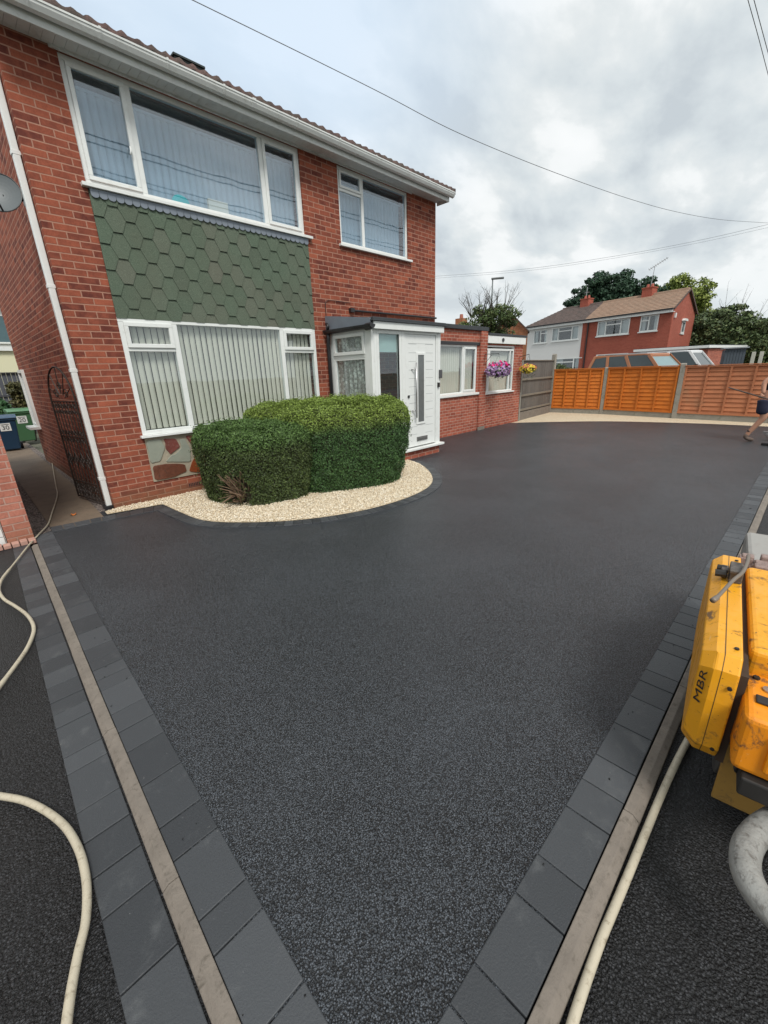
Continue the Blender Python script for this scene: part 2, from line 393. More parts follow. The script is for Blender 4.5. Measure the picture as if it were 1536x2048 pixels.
# block paving edges: each block is a small prism, the whole edging one strip
def pavers(name, inner, outer, lens, z1, mat, label, z0=-.05, gap=.0022, seed=1):
    rr = random.Random(seed); m = M()
    I = [Vector((*p, 0)) for p in inner]; O = [Vector((*p, 0)) for p in outer]
    mid = [(a+b)/2 for a, b in zip(I, O)]
    cum = [0]
    for a, b in zip(mid, mid[1:]): cum.append(cum[-1]+(b-a).length)
    def at(P, s):
        s = min(max(s, 0), cum[-1])
        for i in range(len(cum)-1):
            if s <= cum[i+1]:
                t = (s-cum[i])/max(1e-9, cum[i+1]-cum[i]); return P[i].lerp(P[i+1], t)
        return P[-1]
    s = 0
    while s < cum[-1]-.03:
        L = rr.choice(lens); e = min(s+L, cum[-1])
        a, b, c, d = at(I, s+gap), at(I, e-gap), at(O, e-gap), at(O, s+gap)
        dz = rr.uniform(-.0012, .0012)
        m.prism([(p.x, p.y) for p in (a, b, c, d)], z1+dz-z0, (0, 0, z0)); s = e
    o = ob(name, m, mat, bevel=.0035, seg=2); o['kind'] = 'structure'; o['label'] = label
    return o
def ln(f, a, b, n=2): return [f(a+(b-a)*i/(n-1)) for i in range(n)]
LL = [.118, .16, .16, .24]
pavers('paving_edge', ln(lambda y: (.102+.03*y, y), .36, 6.0), ln(lambda y: (.268+.03*y, y), .36, 6.0), LL, .005, PAVER, 'charcoal block edging on the left of the drive', seed=3)
pavers('paving_edge', ln(lambda y: (-.128+.034*y, y), .2, 5.75), ln(lambda y: (.036+.03*y, y), .2, 5.75), LL, -.004, PAVER, 'charcoal block edging of the next drive, left of the kerb', seed=5)
pavers('paving_edge', ln(lambda x: (x, .198-.018*x), -.3, 14.6), ln(lambda x: (x, .362-.02*x), -.3, 14.6), LL, .005, PAVER, 'charcoal block edging on the roadside edge of the drive', seed=8)
pavers('paving_edge', [(.45, 5.99), (1.62, 5.85)], [(.45, 6.20), (1.70, 6.06)], [.16, .118], .006, PAVER, 'charcoal block row across the mouth of the side passage', seed=9)
inner_pts = [(1.71, 5.98), (1.73, 5.50), (1.80, 4.90), (2.10, 4.43), (2.57, 3.99), (3.18, 3.69), (3.75, 3.585), (4.27, 3.60), (4.72, 3.72), (5.10, 3.96), (5.47, 4.33), (5.80, 4.80), (5.99, 5.27)]
inn = [(p.x, p.y) for p in smoothpath([(*p, 0) for p in inner_pts], 6)]
def offs(P, d):
    o = []
    for i, p in enumerate(P):
        a = Vector(P[max(i-1, 0)]); b = Vector(P[min(i+1, len(P)-1)]); t = (b-a).normalized(); o.append((p[0]+t.y*d, p[1]-t.x*d))
    return o
inn_o = offs(inn, -.15) if offs(inn, -.15)[20][1] < inn[20][1] else offs(inn, .15)
inn_a = offs(inn, .004) if inn_o[20] == offs(inn, .15)[20] else offs(inn, -.004)
pavers('paving_edge', inn_a, inn_o, [.10, .104, .108], .008, PAVER, 'charcoal block edging curving round the gravel bed', seed=12)

# kerbs: concrete edging units with a chamfer
def kerb(name, pts, units, prof, label, wear=0):
    """prof: list of (offset, z) across; run between pts[0], pts[1]"""
    a, b = Vector((*pts[0], 0)), Vector((*pts[1], 0)); d = (b-a).normalized(); nrm = Vector((-d.y, d.x, 0)); L = (b-a).length
    m = M(); s = 0
    while s < L-.02:
        e = min(s+units, L); j = random.uniform(-.0012, .0012)
        m.prism([(o+j, z+j*.6) for o, z in prof], e-s-.003, a+d*(s+.0015), nrm, (0, 0, 1), d); s = e
    o = ob(name, m, CONC, bevel=.003, seg=2); o['kind'] = 'structure'; o['label'] = label; return o
kerb('kerb', [(.0685+.03*.3, .3), (.0685+.03*5.62, 5.62)], .915, [(-.031, -.1), (.026, -.1), (.026, -.008), (.003, .009), (-.031, .009)], 'weathered concrete edging kerb between the two drives')
kerb('kerb', [(-.4, .171+.007), (14.6, .171-.263)], .915, [(-.036, -.1), (.023, -.1), (.022, .010), (-.010, .010), (-.036, -.012)], 'weathered concrete edging kerb along the roadside edge of the drive')

# gravel bed by the house: a base plus loose stones
bedpoly = [(1.07, 6.36), (1.06, 6.19), (1.70, 6.065)] + inn + [(6.0, 5.29), (5.15, 5.30), (5.15, 6.40), (1.2, 6.40)]
bed = sheet('gravel_bed', bedpoly, .010, GRAVB, 'cream gravel bed in front of the house')
def inpoly(P, poly):
    x, y = P[:, 0], P[:, 1]; ins = np.zeros(len(P), bool); n = len(poly)
    for i in range(n):
        x1, y1 = poly[i]; x2, y2 = poly[(i+1) % n]
        c = ((y1 > y) != (y2 > y)) & (x < (x2-x1)*(y-y1)/(y2-y1+1e-12)+x1); ins ^= c
    return ins
def stones(name, poly, n, z, rmin, rmax, mat, label, heap=.012):
    lo = np.array(poly).min(0); hi = np.array(poly).max(0)
    P = rng.uniform(lo, hi, (n*4, 2)); P = P[inpoly(P, poly)][:n]; n = len(P)
    base = np.array([(1,0,0),(-1,0,0),(0,1,0),(0,-1,0),(0,0,1),(0,0,-1)], float)
    faces = np.array([(0,2,4),(2,1,4),(1,3,4),(3,0,4),(2,0,5),(1,2,5),(3,1,5),(0,3,5)])
    r = rng.uniform(rmin, rmax, (n, 1, 1)); V = base[None]*r*rng.uniform(.65, 1.25, (n, 6, 1))
    V[:, :, 2] *= .7
    a = rng.uniform(0, 6.28, n); b = rng.uniform(-.5, .5, n); ca, sa, cb, sb = np.cos(a), np.sin(a), np.cos(b), np.sin(b)
    Rz = np.zeros((n, 3, 3)); Rz[:, 0, 0] = ca; Rz[:, 0, 1] = -sa; Rz[:, 1, 0] = sa; Rz[:, 1, 1] = ca; Rz[:, 2, 2] = 1
    Rx = np.zeros((n, 3, 3)); Rx[:, 0, 0] = 1; Rx[:, 1, 1] = cb; Rx[:, 1, 2] = -sb; Rx[:, 2, 1] = sb; Rx[:, 2, 2] = cb
    V = V @ Rx.transpose(0, 2, 1) @ Rz.transpose(0, 2, 1)
    V[:, :, :2] += P[:, None, :]; V[:, :, 2] += z + rng.uniform(0, heap, (n, 1))
    Fq = (faces[None]+np.arange(n)[:, None, None]*6).reshape(-1, 3)
    o = npob(name, V.reshape(-1, 3), Fq, mat); o['kind'] = 'stuff'; o['label'] = label; o['category'] = 'gravel'; return o
shr = [(1.10, 6.34), (1.09, 6.21), (1.74, 6.05)] + offs(inn, .012 if inn_o[20] != offs(inn, .15)[20] else -.012) + [(5.95, 5.24), (5.1, 5.24), (5.1, 6.38), (1.24, 6.38)]
stones('gravel', shr, 26000, .012, .007, .0135, GRAV, 'loose cream gravel stones filling the curved bed under the hedge')

# ------------------------------------------------------------------ wall builder
def wallgrid(m, u0, u1, z0, z1, holes, P, th, back=True):
    """P(u, z, d) -> point, d = depth behind the face. Front, back, reveals; holes = (u0,u1,z0,z1)"""
    us = sorted({u0, u1, *[h[0] for h in holes], *[h[1] for h in holes]}); zs = sorted({z0, z1, *[h[2] for h in holes], *[h[3] for h in holes]})
    us = [u for u in us if u0 <= u <= u1]; zs = [z for z in zs if z0 <= z <= z1]
    def hole(i, j):
        if not (0 <= i < len(us)-1 and 0 <= j < len(zs)-1): return True
        cu, cz = (us[i]+us[i+1])/2, (zs[j]+zs[j+1])/2
        return any(h[0] < cu < h[1] and h[2] < cz < h[3] for h in holes)
    for i in range(len(us)-1):
        for j in range(len(zs)-1):
            if hole(i, j): continue
            a, b, c, d = us[i], us[i+1], zs[j], zs[j+1]
            m.quad(P(a, c, 0), P(b, c, 0), P(b, d, 0), P(a, d, 0))
            if back: m.quad(P(a, c, th), P(a, d, th), P(b, d, th), P(b, c, th))
            if hole(i-1, j): m.quad(P(a, c, 0), P(a, d, 0), P(a, d, th), P(a, c, th))
            if hole(i+1, j): m.quad(P(b, c, 0), P(b, c, th), P(b, d, th), P(b, d, 0))
            if hole(i, j-1): m.quad(P(a, c, 0), P(a, c, th), P(b, c, th), P(b, c, 0))
            if hole(i, j+1): m.quad(P(a, d, 0), P(b, d, 0), P(b, d, th), P(a, d, th))
    return m
def merged(m):
    return m
WY = 6.4
HX0, HX1, HYB = 1.2, 8.3, 12.2
# ------------------------------------------------------------------ main house
house = thing('brick_house', 'two storey red brick house with green hexagonal tile panel between its front windows', 'house', (1.2, 6.4, 0))
wm = M()
UW = (1.73, 4.80, 3.83, 5.01); SW = (5.57, 7.385, 3.84, 5.01); LW = (1.735, 4.82, .935, 2.43)
wallgrid(wm, HX0, HX1, -.08, 5.08, [UW, SW, LW], lambda u, z, d: (u, WY+d, z), .25)
wallgrid(wm, WY+.25, HYB, -.08, 5.08, [(11.45, 12.05, .80, 1.95)], lambda u, z, d: (HX0+d, u, z), .25)
wallgrid(wm, WY+.25, HYB, -.08, 5.08, [], lambda u, z, d: (HX1-d, u, z), .25)
wallgrid(wm, HX0+.25, HX1-.25, -.08, 5.08, [], lambda u, z, d: (u, HYB-d, z), .25)
for x in (HX0+.002, HX1-.252): wm.prism([(WY, 5.08), (HYB, 5.08), (9.3, 6.42)], .25, (x, 0, 0), (0, 1, 0), (0, 0, 1), (1, 0, 0))
sub(house, 'wall', wm, BRICK)
# rooms behind the windows: floor, ceiling, back wall
rm = M(); rm.box(HX0+.26, HX1-.26, WY+2.6, WY+2.65, .1, 5.0); rm.box(HX0+.26, HX1-.26, WY+.26, WY+2.6, 2.55, 2.70); rm.box(HX0+.26, HX1-.26, WY+.26, WY+2.6, .05, .12); rm.box(HX0+.26, HX1-.26, WY+.26, WY+2.6, 5.0, 5.02); rm.box(5.0, 5.06, WY+.26, WY+2.6, .12, 5.0)
sub(house, 'interior', rm, plain('room_walls', (.10, .09, .08), .9, .1))

def framed(m, x0, x1, z0, z1, y, d, wdt):
    """rectangular frame in an XZ plane at front y, depth d"""
    m.box(x0, x1, y, y+d, z0, z0+wdt); m.box(x0, x1, y, y+d, z1-wdt, z1)
    m.box(x0, x0+wdt, y+.0005, y+d-.0005, z0+wdt, z1-wdt); m.box(x1-wdt, x1, y+.0005, y+d-.0005, z0+wdt, z1-wdt)
def casement(m, x0, x1, z0, z1, y, w_=.045):
    framed(m, x0, x1, z0, z1, y-.018, .05, w_)
def blind(m, x0, x1, z0, z1, y, pitch=.089, ang=28, wslat=.089, rr=random):
    n = int((x1-x0)/pitch); m.box(x0, x1, y-.015, y+.02, z1, z1+.03)
    for i in range(n+1):
        cx = x0+pitch*(i+.5)
        if cx > x1: break
        a = R(ang+rr.uniform(-5, 5)); h = wslat/2
        # curved slat in three facets
        pts = [(-h, .010), (-h*.35, -.006), (h*.35, -.006), (h, .010)]
        q = [(cx+p[0]*math.cos(a)-p[1]*math.sin(a), y+p[0]*math.sin(a)+p[1]*math.cos(a)) for p in pts]
        for (a0, b0), (a1, b1) in zip(q, q[1:]): m.quad((a0, b0, z0), (a1, b1, z0), (a1, b1, z1), (a0, b0, z1))
# ---- upper large window
w1 = thing('window', None, None, (0, 0, 0)); w1.parent = house; w1.location = (UW[0]-1.2, 0, UW[2])
w1['label'] = 'wide three-light window under the eaves'
fm = M(); yf = 6.425; framed(fm, *UW, yf, .07, .055)
for a, b in ((2.345, 2.415), (4.085, 4.15)): fm.box(a, b, yf+.001, yf+.069, UW[2]+.055, UW[3]-.055)
casement(fm, 1.785, 2.345, 3.885, 4.955, yf); casement(fm, 4.15, 4.745, 3.885, 4.955, yf)
sub(w1, 'frame', fm, UPVC, bevel=.004, seg=1)
sub(w1, 'sill', M().box(1.675, 4.906, 6.335, 6.45, 3.79, 3.829), UPVC, bevel=.004)
gm = M(); gm.box(1.84, 2.30, yf+.008, yf+.012, 3.93, 4.91); gm.box(2.415, 4.085, yf+.025, yf+.029, 3.885, 4.955); gm.box(4.195, 4.70, yf+.008, yf+.012, 3.93, 4.91)
sub(w1, 'pane', gm, GLASSUP)
bm_ = M(); blind(bm_, 1.80, 4.75, 3.89, 4.80, 6.575, .089, -8, .086); sub(w1, 'blind', bm_, BLINDU)
sub(w1, 'handle', M().tube([(2.29, yf-.03, 4.33), (2.285, yf-.05, 4.28), (2.27, yf-.055, 4.24)], .009), UPVC, smooth=True)
# ---- upper small window
w2 = thing('window', None, None); w2.parent = house; w2.location = (SW[0]-1.2, 0, SW[2]); w2['label'] = 'two-light window above the porch'
fm = M(); framed(fm, *SW, yf, .07, .05); fm.box(6.13, 6.19, yf+.001, yf+.069, SW[2]+.05, SW[3]-.05); fm.box(5.62, 6.13, yf+.002, yf+.068, 4.655, 4.70)
casement(fm, 5.62, 6.13, 4.70, 4.96, yf, .038)
sub(w2, 'frame', fm, UPVC, bevel=.004, seg=1); sub(w2, 'sill', M().box(5.52, 7.46, 6.34, 6.45, 3.80, 3.839), UPVC, bevel=.004)
gm = M(); gm.box(5.655, 6.095, yf+.008, yf+.012, 4.735, 4.925); gm.box(5.62, 6.13, yf+.02, yf+.024, 3.89, 4.655); gm.box(6.19, 7.335, yf+.02, yf+.024, 3.89, 4.96); sub(w2, 'pane', gm, GLASSUP)
bm_ = M(); blind(bm_, 5.62, 7.33, 3.89, 4.80, 6.575, .089, -8, .086); sub(w2, 'blind', bm_, BLINDU)
# ---- lower bay window
w3 = thing('window', None, None); w3.parent = house; w3.location = (LW[0]-1.2, 0, LW[2]); w3['label'] = 'large ground floor window with open top lights behind vertical blinds'
yl = 6.385; fm = M(); framed(fm, *LW, yl, .08, .058)
for a, b in ((2.385, 2.455), (4.10, 4.165)): fm.box(a, b, yl+.001, yl+.079, LW[2]+.058, LW[3]-.058)
fm.box(1.793, 2.385, yl+.002, yl+.078, 2.02, 2.065); fm.box(4.165, 4.762, yl+.002, yl+.078, 2.02, 2.065)
casement(fm, 1.793, 2.385, 2.065, 2.372, yl, .05); casement(fm, 4.165, 4.762, 2.065, 2.372, yl, .05)
sub(w3, 'frame', fm, UPVC, bevel=.004, seg=1); sub(w3, 'sill', M().box(1.70, 4.85, 6.33, 6.46, .90, .934), UPVC, bevel=.004)
gm = M(); gm.box(1.843, 2.335, yl+.008, yl+.012, 2.115, 2.322); gm.box(4.215, 4.712, yl+.008, yl+.012, 2.115, 2.322)
gm.box(1.793, 2.385, yl+.02, yl+.024, .993, 2.02); gm.box(2.455, 4.10, yl+.02, yl+.024, .993, 2.372); gm.box(4.165, 4.762, yl+.02, yl+.024, .993, 2.02)
sub(w3, 'pane', gm, GLASS)
bm_ = M(); blind(bm_, 1.80, 4.78, 1.0, 2.38, 6.485, .084, 4, .073); sub(w3, 'blind', bm_, BLIND)
# ---- side window far down the passage
w4 = thing('window', None, None); w4.parent = house; w4.location = (0, 5.0, .8)
fm = M()
for a in (11.45, 11.99): fm.box(1.15, 1.22, a, a+.06, .80, 1.95)
fm.box(1.15, 1.22, 11.51, 11.99, .80, .86); fm.box(1.15, 1.22, 11.51, 11.99, 1.89, 1.95)
sub(w4, 'frame', fm, UPVC); sub(w4, 'sill', M().box(1.02, 1.2, 11.4, 12.1, .75, .799), UPVC); sub(w4, 'pane', M().box(1.185, 1.19, 11.51, 11.99, .86, 1.89), GLASS)

# ---- hexagonal shingle panel
def shinglemat():
    m, nt, b = newmat('green_shingle'); v = coord(nt); g = N(nt, 'ShaderNodeNewGeometry').outputs['Random Per Island']
    c = RAMP(nt, g, [(0.0, (.082, .105, .078)), (.4, (.090, .125, .090)), (.8, (.105, .130, .098)), (1.0, (.130, .135, .108))])
    n = noise(nt, v, 140.0, 3.0, .8); c = MIX(nt, MAPR(nt, n, .45, .75, 0, .6), c, (.24, .29, .21)); c = MIX(nt, MAPR(nt, n, .5, .25, 0, .6), c, (.03, .045, .03))
    c = MIX(nt, MAPR(nt, noise(nt, v, 1.3, 4.0), .4, .7, 0, .35), c, (.12, .11, .085))
    nt.links.new(c, b.inputs['Base Color']); b.inputs['Roughness'].default_value = .95; b.inputs['Specular IOR Level'].default_value = .2
    setbump(nt, b, n, .003); return m
TPX0, TPX1, TPZ0, TPZ1 = 1.735, 4.825, 2.425, 3.70
P_, Wh, aw, hh = .337, .235, .102, .140
def clip(poly, axis, lim, keep_less):
    o = []
    for i in range(len(poly)):
        a, b = poly[i], poly[(i+1) % len(poly)]; ia = (a[axis] <= lim) == keep_less or a[axis] == lim; ib = (b[axis] <= lim) == keep_less or b[axis] == lim
        if ia: o.append(a)
        if ia != ib:
            t = (lim-a[axis])/(b[axis]-a[axis]); o.append(tuple(a[k]+(b[k]-a[k])*t for k in range(2)))
    return o
tm = M()
for k in range(-2, 11):
    zb = TPZ0-.03+k*hh
    for c in range(-1, 11):
        cx = TPX0+.05+(c+(k % 2)*.5)*P_
        j = random.uniform(-.004, .004); jz = random.uniform(-.004, .004)
        poly = [(cx-aw/2+j, zb+jz), (cx+aw/2+j, zb+jz), (cx+Wh/2, zb+hh+.004), (cx+Wh/2, zb+1.98*hh), (cx-Wh/2, zb+1.98*hh), (cx-Wh/2, zb+hh+.004)]
        for ax, lim, kl in ((0, TPX0, False), (0, TPX1, True), (1, TPZ1+.06, True), (1, TPZ0-.012, False)):
            if poly: poly = clip(poly, ax, lim, kl)
        if len(poly) < 3: continue
        tilt = lambda z: WY-.010-.014*(1-(z-zb)/(2*hh))-k*.00003
        n = len(tm.v); mm = len(poly)
        tm.v += [(p[0], tilt(p[1]), p[1]) for p in poly] + [(p[0], tilt(p[1])+.0085, p[1]) for p in poly]
        tm.f.append(tuple(n+i for i in range(mm)))
        for i in range(mm):
            q = (i+1) % mm; tm.f.append((n+i, n+mm+i, n+mm+q, n+q))
panel = sub(house, 'shingle_panel', tm, shinglemat())
bk = M().box(TPX0, TPX1, WY-.0075, WY-.001, TPZ0, TPZ1+.09); sub(house, 'backing_board', bk, plain('board_dark', (.03, .04, .03), .9))
# scalloped grey strip under the sill
sm = M(); xx = TPX0+.01
while xx < TPX1-.08:
    wS = .088; poly = [(xx, 3.785), (xx+wS, 3.785)] + [(xx+wS/2+math.cos(t)*wS*.47, 3.725+math.sin(t)*-.028) for t in [i*math.pi/6 for i in range(7)]]
    sm.prism(poly, .006, (0, WY-.034, 0), (1, 0, 0), (0, 0, 1), (0, 1, 0)); xx += wS
sub(house, 'lead_strip', sm, LEAD)
# ---- crazy paving stone panel under the lower window
SP = M().box(1.745, 4.81, WY-.012, WY-.001, .27, .895); sub(house, 'stone_panel', SP, plain('stone_mortar', (.33, .29, .22), .95, .25, 6, bump=.006, bs=30))
cols = {'g': plain('grey_slate', (.26, .28, .23), .55, .2, 3, bump=.005, bs=10, dirt=((.28, .27, .22), .5)), 'r': plain('red_slate', (.16, .045, .035), .5, .45, 8, bump=.006, bs=12, dirt=((.26, .20, .17), .5)), 'o': plain('rust_slate', (.22, .055, .018), .4, .5, 9, bump=.008, bs=12, dirt=((.05, .02, .012), .8)), 'b': plain('brown_slate', (.13, .045, .025), .45, .5, 7, bump=.008, bs=12, dirt=((.045, .03, .025), .8))}
st = [('g', [(1.755, .86), (1.95, .86), (1.985, .73), (1.885, .55), (1.755, .54)]), ('r', [(1.99, .86), (2.15, .84), (2.19, .71), (2.10, .66), (2.04, .62), (1.99, .71), (2.0, .79)]),
      ('g', [(2.20, .82), (2.28, .82), (2.33, .66), (2.30, .47), (2.12, .50), (1.95, .53), (2.03, .60), (2.11, .62), (2.21, .70)]), ('b', [(1.77, .50), (1.95, .50), (2.21, .45), (2.22, .34), (2.02, .285), (1.76, .29)]),
      ('o', [(2.40, .58), (2.57, .50), (2.53, .35), (2.40, .285), (2.25, .33), (2.31, .45)]), ('r', [(2.29, .86), (2.46, .85), (2.44, .76), (2.35, .73)]), ('g', [(2.50, .85), (2.85, .86), (2.80, .62), (2.60, .56), (2.44, .66)]),
      ('b', [(2.62, .50), (2.9, .56), (3.0, .33), (2.6, .29)])]
rs = random.Random(4)
for i in range(6):
    x = 2.92+i*.31; st.append((rs.choice('grob'), [(x, .86), (x+.27, .85), (x+.25, .63), (x+.1, .58), (x-.02, .66)])); st.append((rs.choice('grob'), [(x+.08, .53), (x+.28, .58), (x+.34, .4), (x+.25, .29), (x+.03, .3)]))
for k, poly in st:
    q = []
    for i in range(len(poly)):
        a, b = poly[i], poly[(i+1) % len(poly)]
        q.append((a[0]+(b[0]-a[0])*.12, a[1]+(b[1]-a[1])*.12)); q.append(((a[0]+b[0])/2+rs.uniform(-.006, .006), (a[1]+b[1])/2+rs.uniform(-.006, .006))); q.append((a[0]+(b[0]-a[0])*.88, a[1]+(b[1]-a[1])*.88))
    q = [p for p in q if p[0] < 4.79]
    sub(house, 'stone', M().prism(q, .012, (0, WY-.0235, 0), (1, 0, 0), (0, 0, 1), (0, 1, 0)), cols[k], bevel=.004)
ab = M(); ab.box(2.20, 2.44, WY-.008, WY-.001, .085, .155); sub(house, 'air_brick', ab, plain('terracotta', (.20, .075, .05), .9))
am = M()
for i in range(9): am.box(2.215+i*.025, 2.228+i*.025, WY-.0105, WY-.0085, .095, .145)
sub(house, 'air_brick_slots', am, BLACKP)

# ---- eaves: soffit, fascia, gutter, roof
FX0, FX1 = 1.10, 8.37
so_ = M()
for i in range(73):
    a = FX0+i*.1; b = min(a+.097, FX1)
    if a < FX1: so_.box(a, b, 6.12, 6.399, 5.032, 5.042)
so_.box(FX0, FX1, 6.12, 6.399, 5.0425, 5.052)
sub(house, 'soffit', so_, UPVCD)
sub(house, 'trim', M().box(1.66, 7.5, 6.375, 6.399, 5.008, 5.031), UPVCD)
fa = M().box(FX0, FX1, 6.095, 6.119, 4.985, 5.16); fa.box(FX1-.02, FX1+.003, 6.12, 6.41, 4.987, 5.15); sub(house, 'fascia', fa, UPVCD, bevel=.003)
gu = M(); prof = [(0, .0), (-.01, -.055), (-.045, -.083), (-.085, -.07), (-.108, -.03), (-.112, .0)]
x0g, x1g = 1.05, 8.41
pin = [(p[0]*.93-.003, p[1]*.9+.004) for p in prof]
for i in range(len(prof)-1):
    (a, b), (c, d) = prof[i], prof[i+1]; gu.quad((x0g, 6.094+a, 5.128+b), (x1g, 6.094+a, 5.128+b), (x1g, 6.094+c, 5.128+d), (x0g, 6.094+c, 5.128+d))
    (a, b), (c, d) = pin[i], pin[i+1]; gu.quad((x0g, 6.094+a, 5.128+b), (x0g, 6.094+c, 5.128+d), (x1g, 6.094+c, 5.128+d), (x1g, 6.094+a, 5.128+b))
gu.box(x0g, x1g, 5.976, 5.988, 5.122, 5.140)
gu.prism(prof, .012, (x1g, 6.094, 5.128), (0, 1, 0), (0, 0, 1), (1, 0, 0)); gu.prism(prof, .012, (x0g-.012, 6.094, 5.128), (0, 1, 0), (0, 0, 1), (1, 0, 0))
gutter = sub(house, 'gutter', gu, UPVCD, fix=False)
for x in (1.45, 2.05, 2.72, 3.40, 3.80, 4.5, 5.3, 6.1, 6.9, 7.55, 8.2):
    bb = M(); wB = .05 if abs(x-3.8) < .01 else .022; po = [(p[0]*1.06-.001, p[1]*1.07) for p in prof]
    for i in range(len(po)-1):
        (a, b), (c, d) = po[i], po[i+1]; bb.quad((x, 6.094+a, 5.13+b), (x+wB, 6.094+a, 5.13+b), (x+wB, 6.094+c, 5.13+d), (x, 6.094+c, 5.13+d))
        bb.quad((x, 6.094+a*.96, 5.13+b*.95), (x, 6.094+c*.96, 5.13+d*.95), (x, 6.094+c, 5.13+d), (x, 6.094+a, 5.13+b)); bb.quad((x+wB, 6.094+a*.96, 5.13+b*.95), (x+wB, 6.094+c*.96, 5.13+d*.95), (x+wB, 6.094+c, 5.13+d), (x+wB, 6.094+a, 5.13+b))
    bb.box(x, x+wB, 5.968, 5.99, 5.12, 5.146)
    sub(gutter, 'bracket', bb, UPVCD, fix=False)
def tilemat(name, a, b_, moss):
    m, nt, b = newmat(name); v = coord(nt); n = noise(nt, v, 4.0, 5, .65); f = noise(nt, v, 60.0, 4, .7)
    br = N(nt, 'ShaderNodeTexVoronoi', i_Vector=v, i_Scale=6.0); s_ = N(nt, 'ShaderNodeSeparateColor', i_0=br.outputs['Color'])
    c = MIX(nt, s_.outputs[0], a, b_); c = MIX(nt, MAPR(nt, n, .45, .7, 0, .8), c, moss); c = MIX(nt, MAPR(nt, f, .45, .75, 0, .7), c, (.03, .028, .026))
    nt.links.new(c, b.inputs['Base Color']); b.inputs['Roughness'].default_value = .95; setbump(nt, b, f, .012); return m
TILE = tilemat('roof_tile', (.085, .055, .050), (.16, .095, .085), (.075, .078, .062))
def tiledroof(X0, X1, Y0, Z0, Y1, Z1, per=.15, amp=.018, course=.30, step=.022, skirt=.05, flip=False):
    m_ = int((X1-X0)/per*6); L = math.hypot(Y1-Y0, Z1-Z0); nc = int(L/course)+1
    ux = np.linspace(X0, X1, m_+1); rows = []
    for c in range(nc):
        s0, s1 = c*course, min((c+1)*course, L)
        for s, h in ((s0, step), (s1, 0.0)):
            t = s/L; wv = amp*np.sin(2*np.pi*(ux/per))+rng.normal(0, .0035, len(ux))
            wv = np.where(wv > 0, wv, wv*.5)
            nx, nz = -(Z1-Z0)/L, (Y1-Y0)/L*(1 if Y1 > Y0 else -1)
            rows.append(np.stack([ux, Y0+(Y1-Y0)*t+0*ux, Z0+(Z1-Z0)*t+h+wv], 1))
    V = np.concatenate([rows[0]-np.array([0, 0, skirt])]+rows); n = m_+1; Fq = []
    for r_ in range(len(rows)):
        a = np.arange(m_)+r_*n; Fq.append(np.stack([a, a+1, a+1+n, a+n], 1))
    return V, np.concatenate(Fq)
V, Fq = tiledroof(1.03, 8.43, 5.985, 5.165, 9.3, 6.60); V = V-np.array([1.2, 6.4, 0])
roof = npob('roof', V, Fq, TILE, house)
V, Fq = tiledroof(1.03, 8.43, 12.6, 5.165, 9.3, 6.60); V = V-np.array([1.2, 6.4, 0]); rb_ = npob('rear_roof', V, Fq, TILE, house)
ud = M().box(1.10, 8.40, 6.0, 6.4, 5.155, 5.165); sub(house, 'eaves_board', ud, plain('undercloak', (.25, .25, .24), .9))
for x in (8.405, 1.03):
    vg = M(); vg.prism([(5.985, 5.10), (5.985, 5.20), (9.3, 6.63), (12.6, 5.20), (12.6, 5.10), (9.3, 6.52)], .03, (x, 0, 0), (0, 1, 0), (0, 0, 1), (1, 0, 0))
    sub(house, 'verge', vg, plain('verge_mortar', (.10, .09, .085), .95, .3, 8))
a, b = PY(357, 107, 6.45), PY(401, 136, 6.45)
rv = M().box(3.02, 3.38, 6.40, 6.60, 5.36, 5.455); rv.box(3.00, 3.40, 6.38, 6.62, 5.455, 5.475); sub(roof, 'roof_vent', rv, plain('vent_green', (.02, .03, .03), .6))
rt_ = M().tube([(1.03, 9.3, 6.60), (8.43, 9.3, 6.60)], .12, 10); sub(roof, 'ridge', rt_, TILE)
# ---- downpipe at the corner with socketed brackets, on the flank by the quoin
dp = M(); pb, pt = Vector((1.165, 6.53, .03)), Vector((1.155, 6.53, 4.75))
dp.obox((pb+pt)/2, (1, 0, 0), (0, 1, 0), (pt-pb).normalized(), .0325, .0325, (pt-pb).length/2)
dpo = sub(house, 'downpipe', dp, UPVC, bevel=.006)
for z in (.42, 1.80, 2.73, 4.0):
    x = 1.165-.01*z/4.75; c = M().box(x-.04, x+.04, 6.495, 6.57, z-.02, z+.02); c.box(x-.005, x+.075, 6.50, 6.515, z-.012, z+.012); sub(dpo, 'pipe_clip', c, UPVC, bevel=.003)
sub(dpo, 'shoe', M().box(1.10, 1.21, 6.46, 6.60, -.02, .045), BLACKP)
# ---- black rail above the porch and thin cable
sub(house, 'black_pipe', M().tube([(5.70, 6.365, 2.772), (8.30, 6.365, 2.79)], .02, 8).box(5.66, 5.75, 6.33, 6.40, 2.74, 2.81), BLACKP)
sub(house, 'cable', M().tube([(5.70, 6.385, 2.90), (5.17, 6.385, 2.907), (5.10, 6.385, 2.86), (5.095, 6.385, .4)], .006, 6), BLACKP)

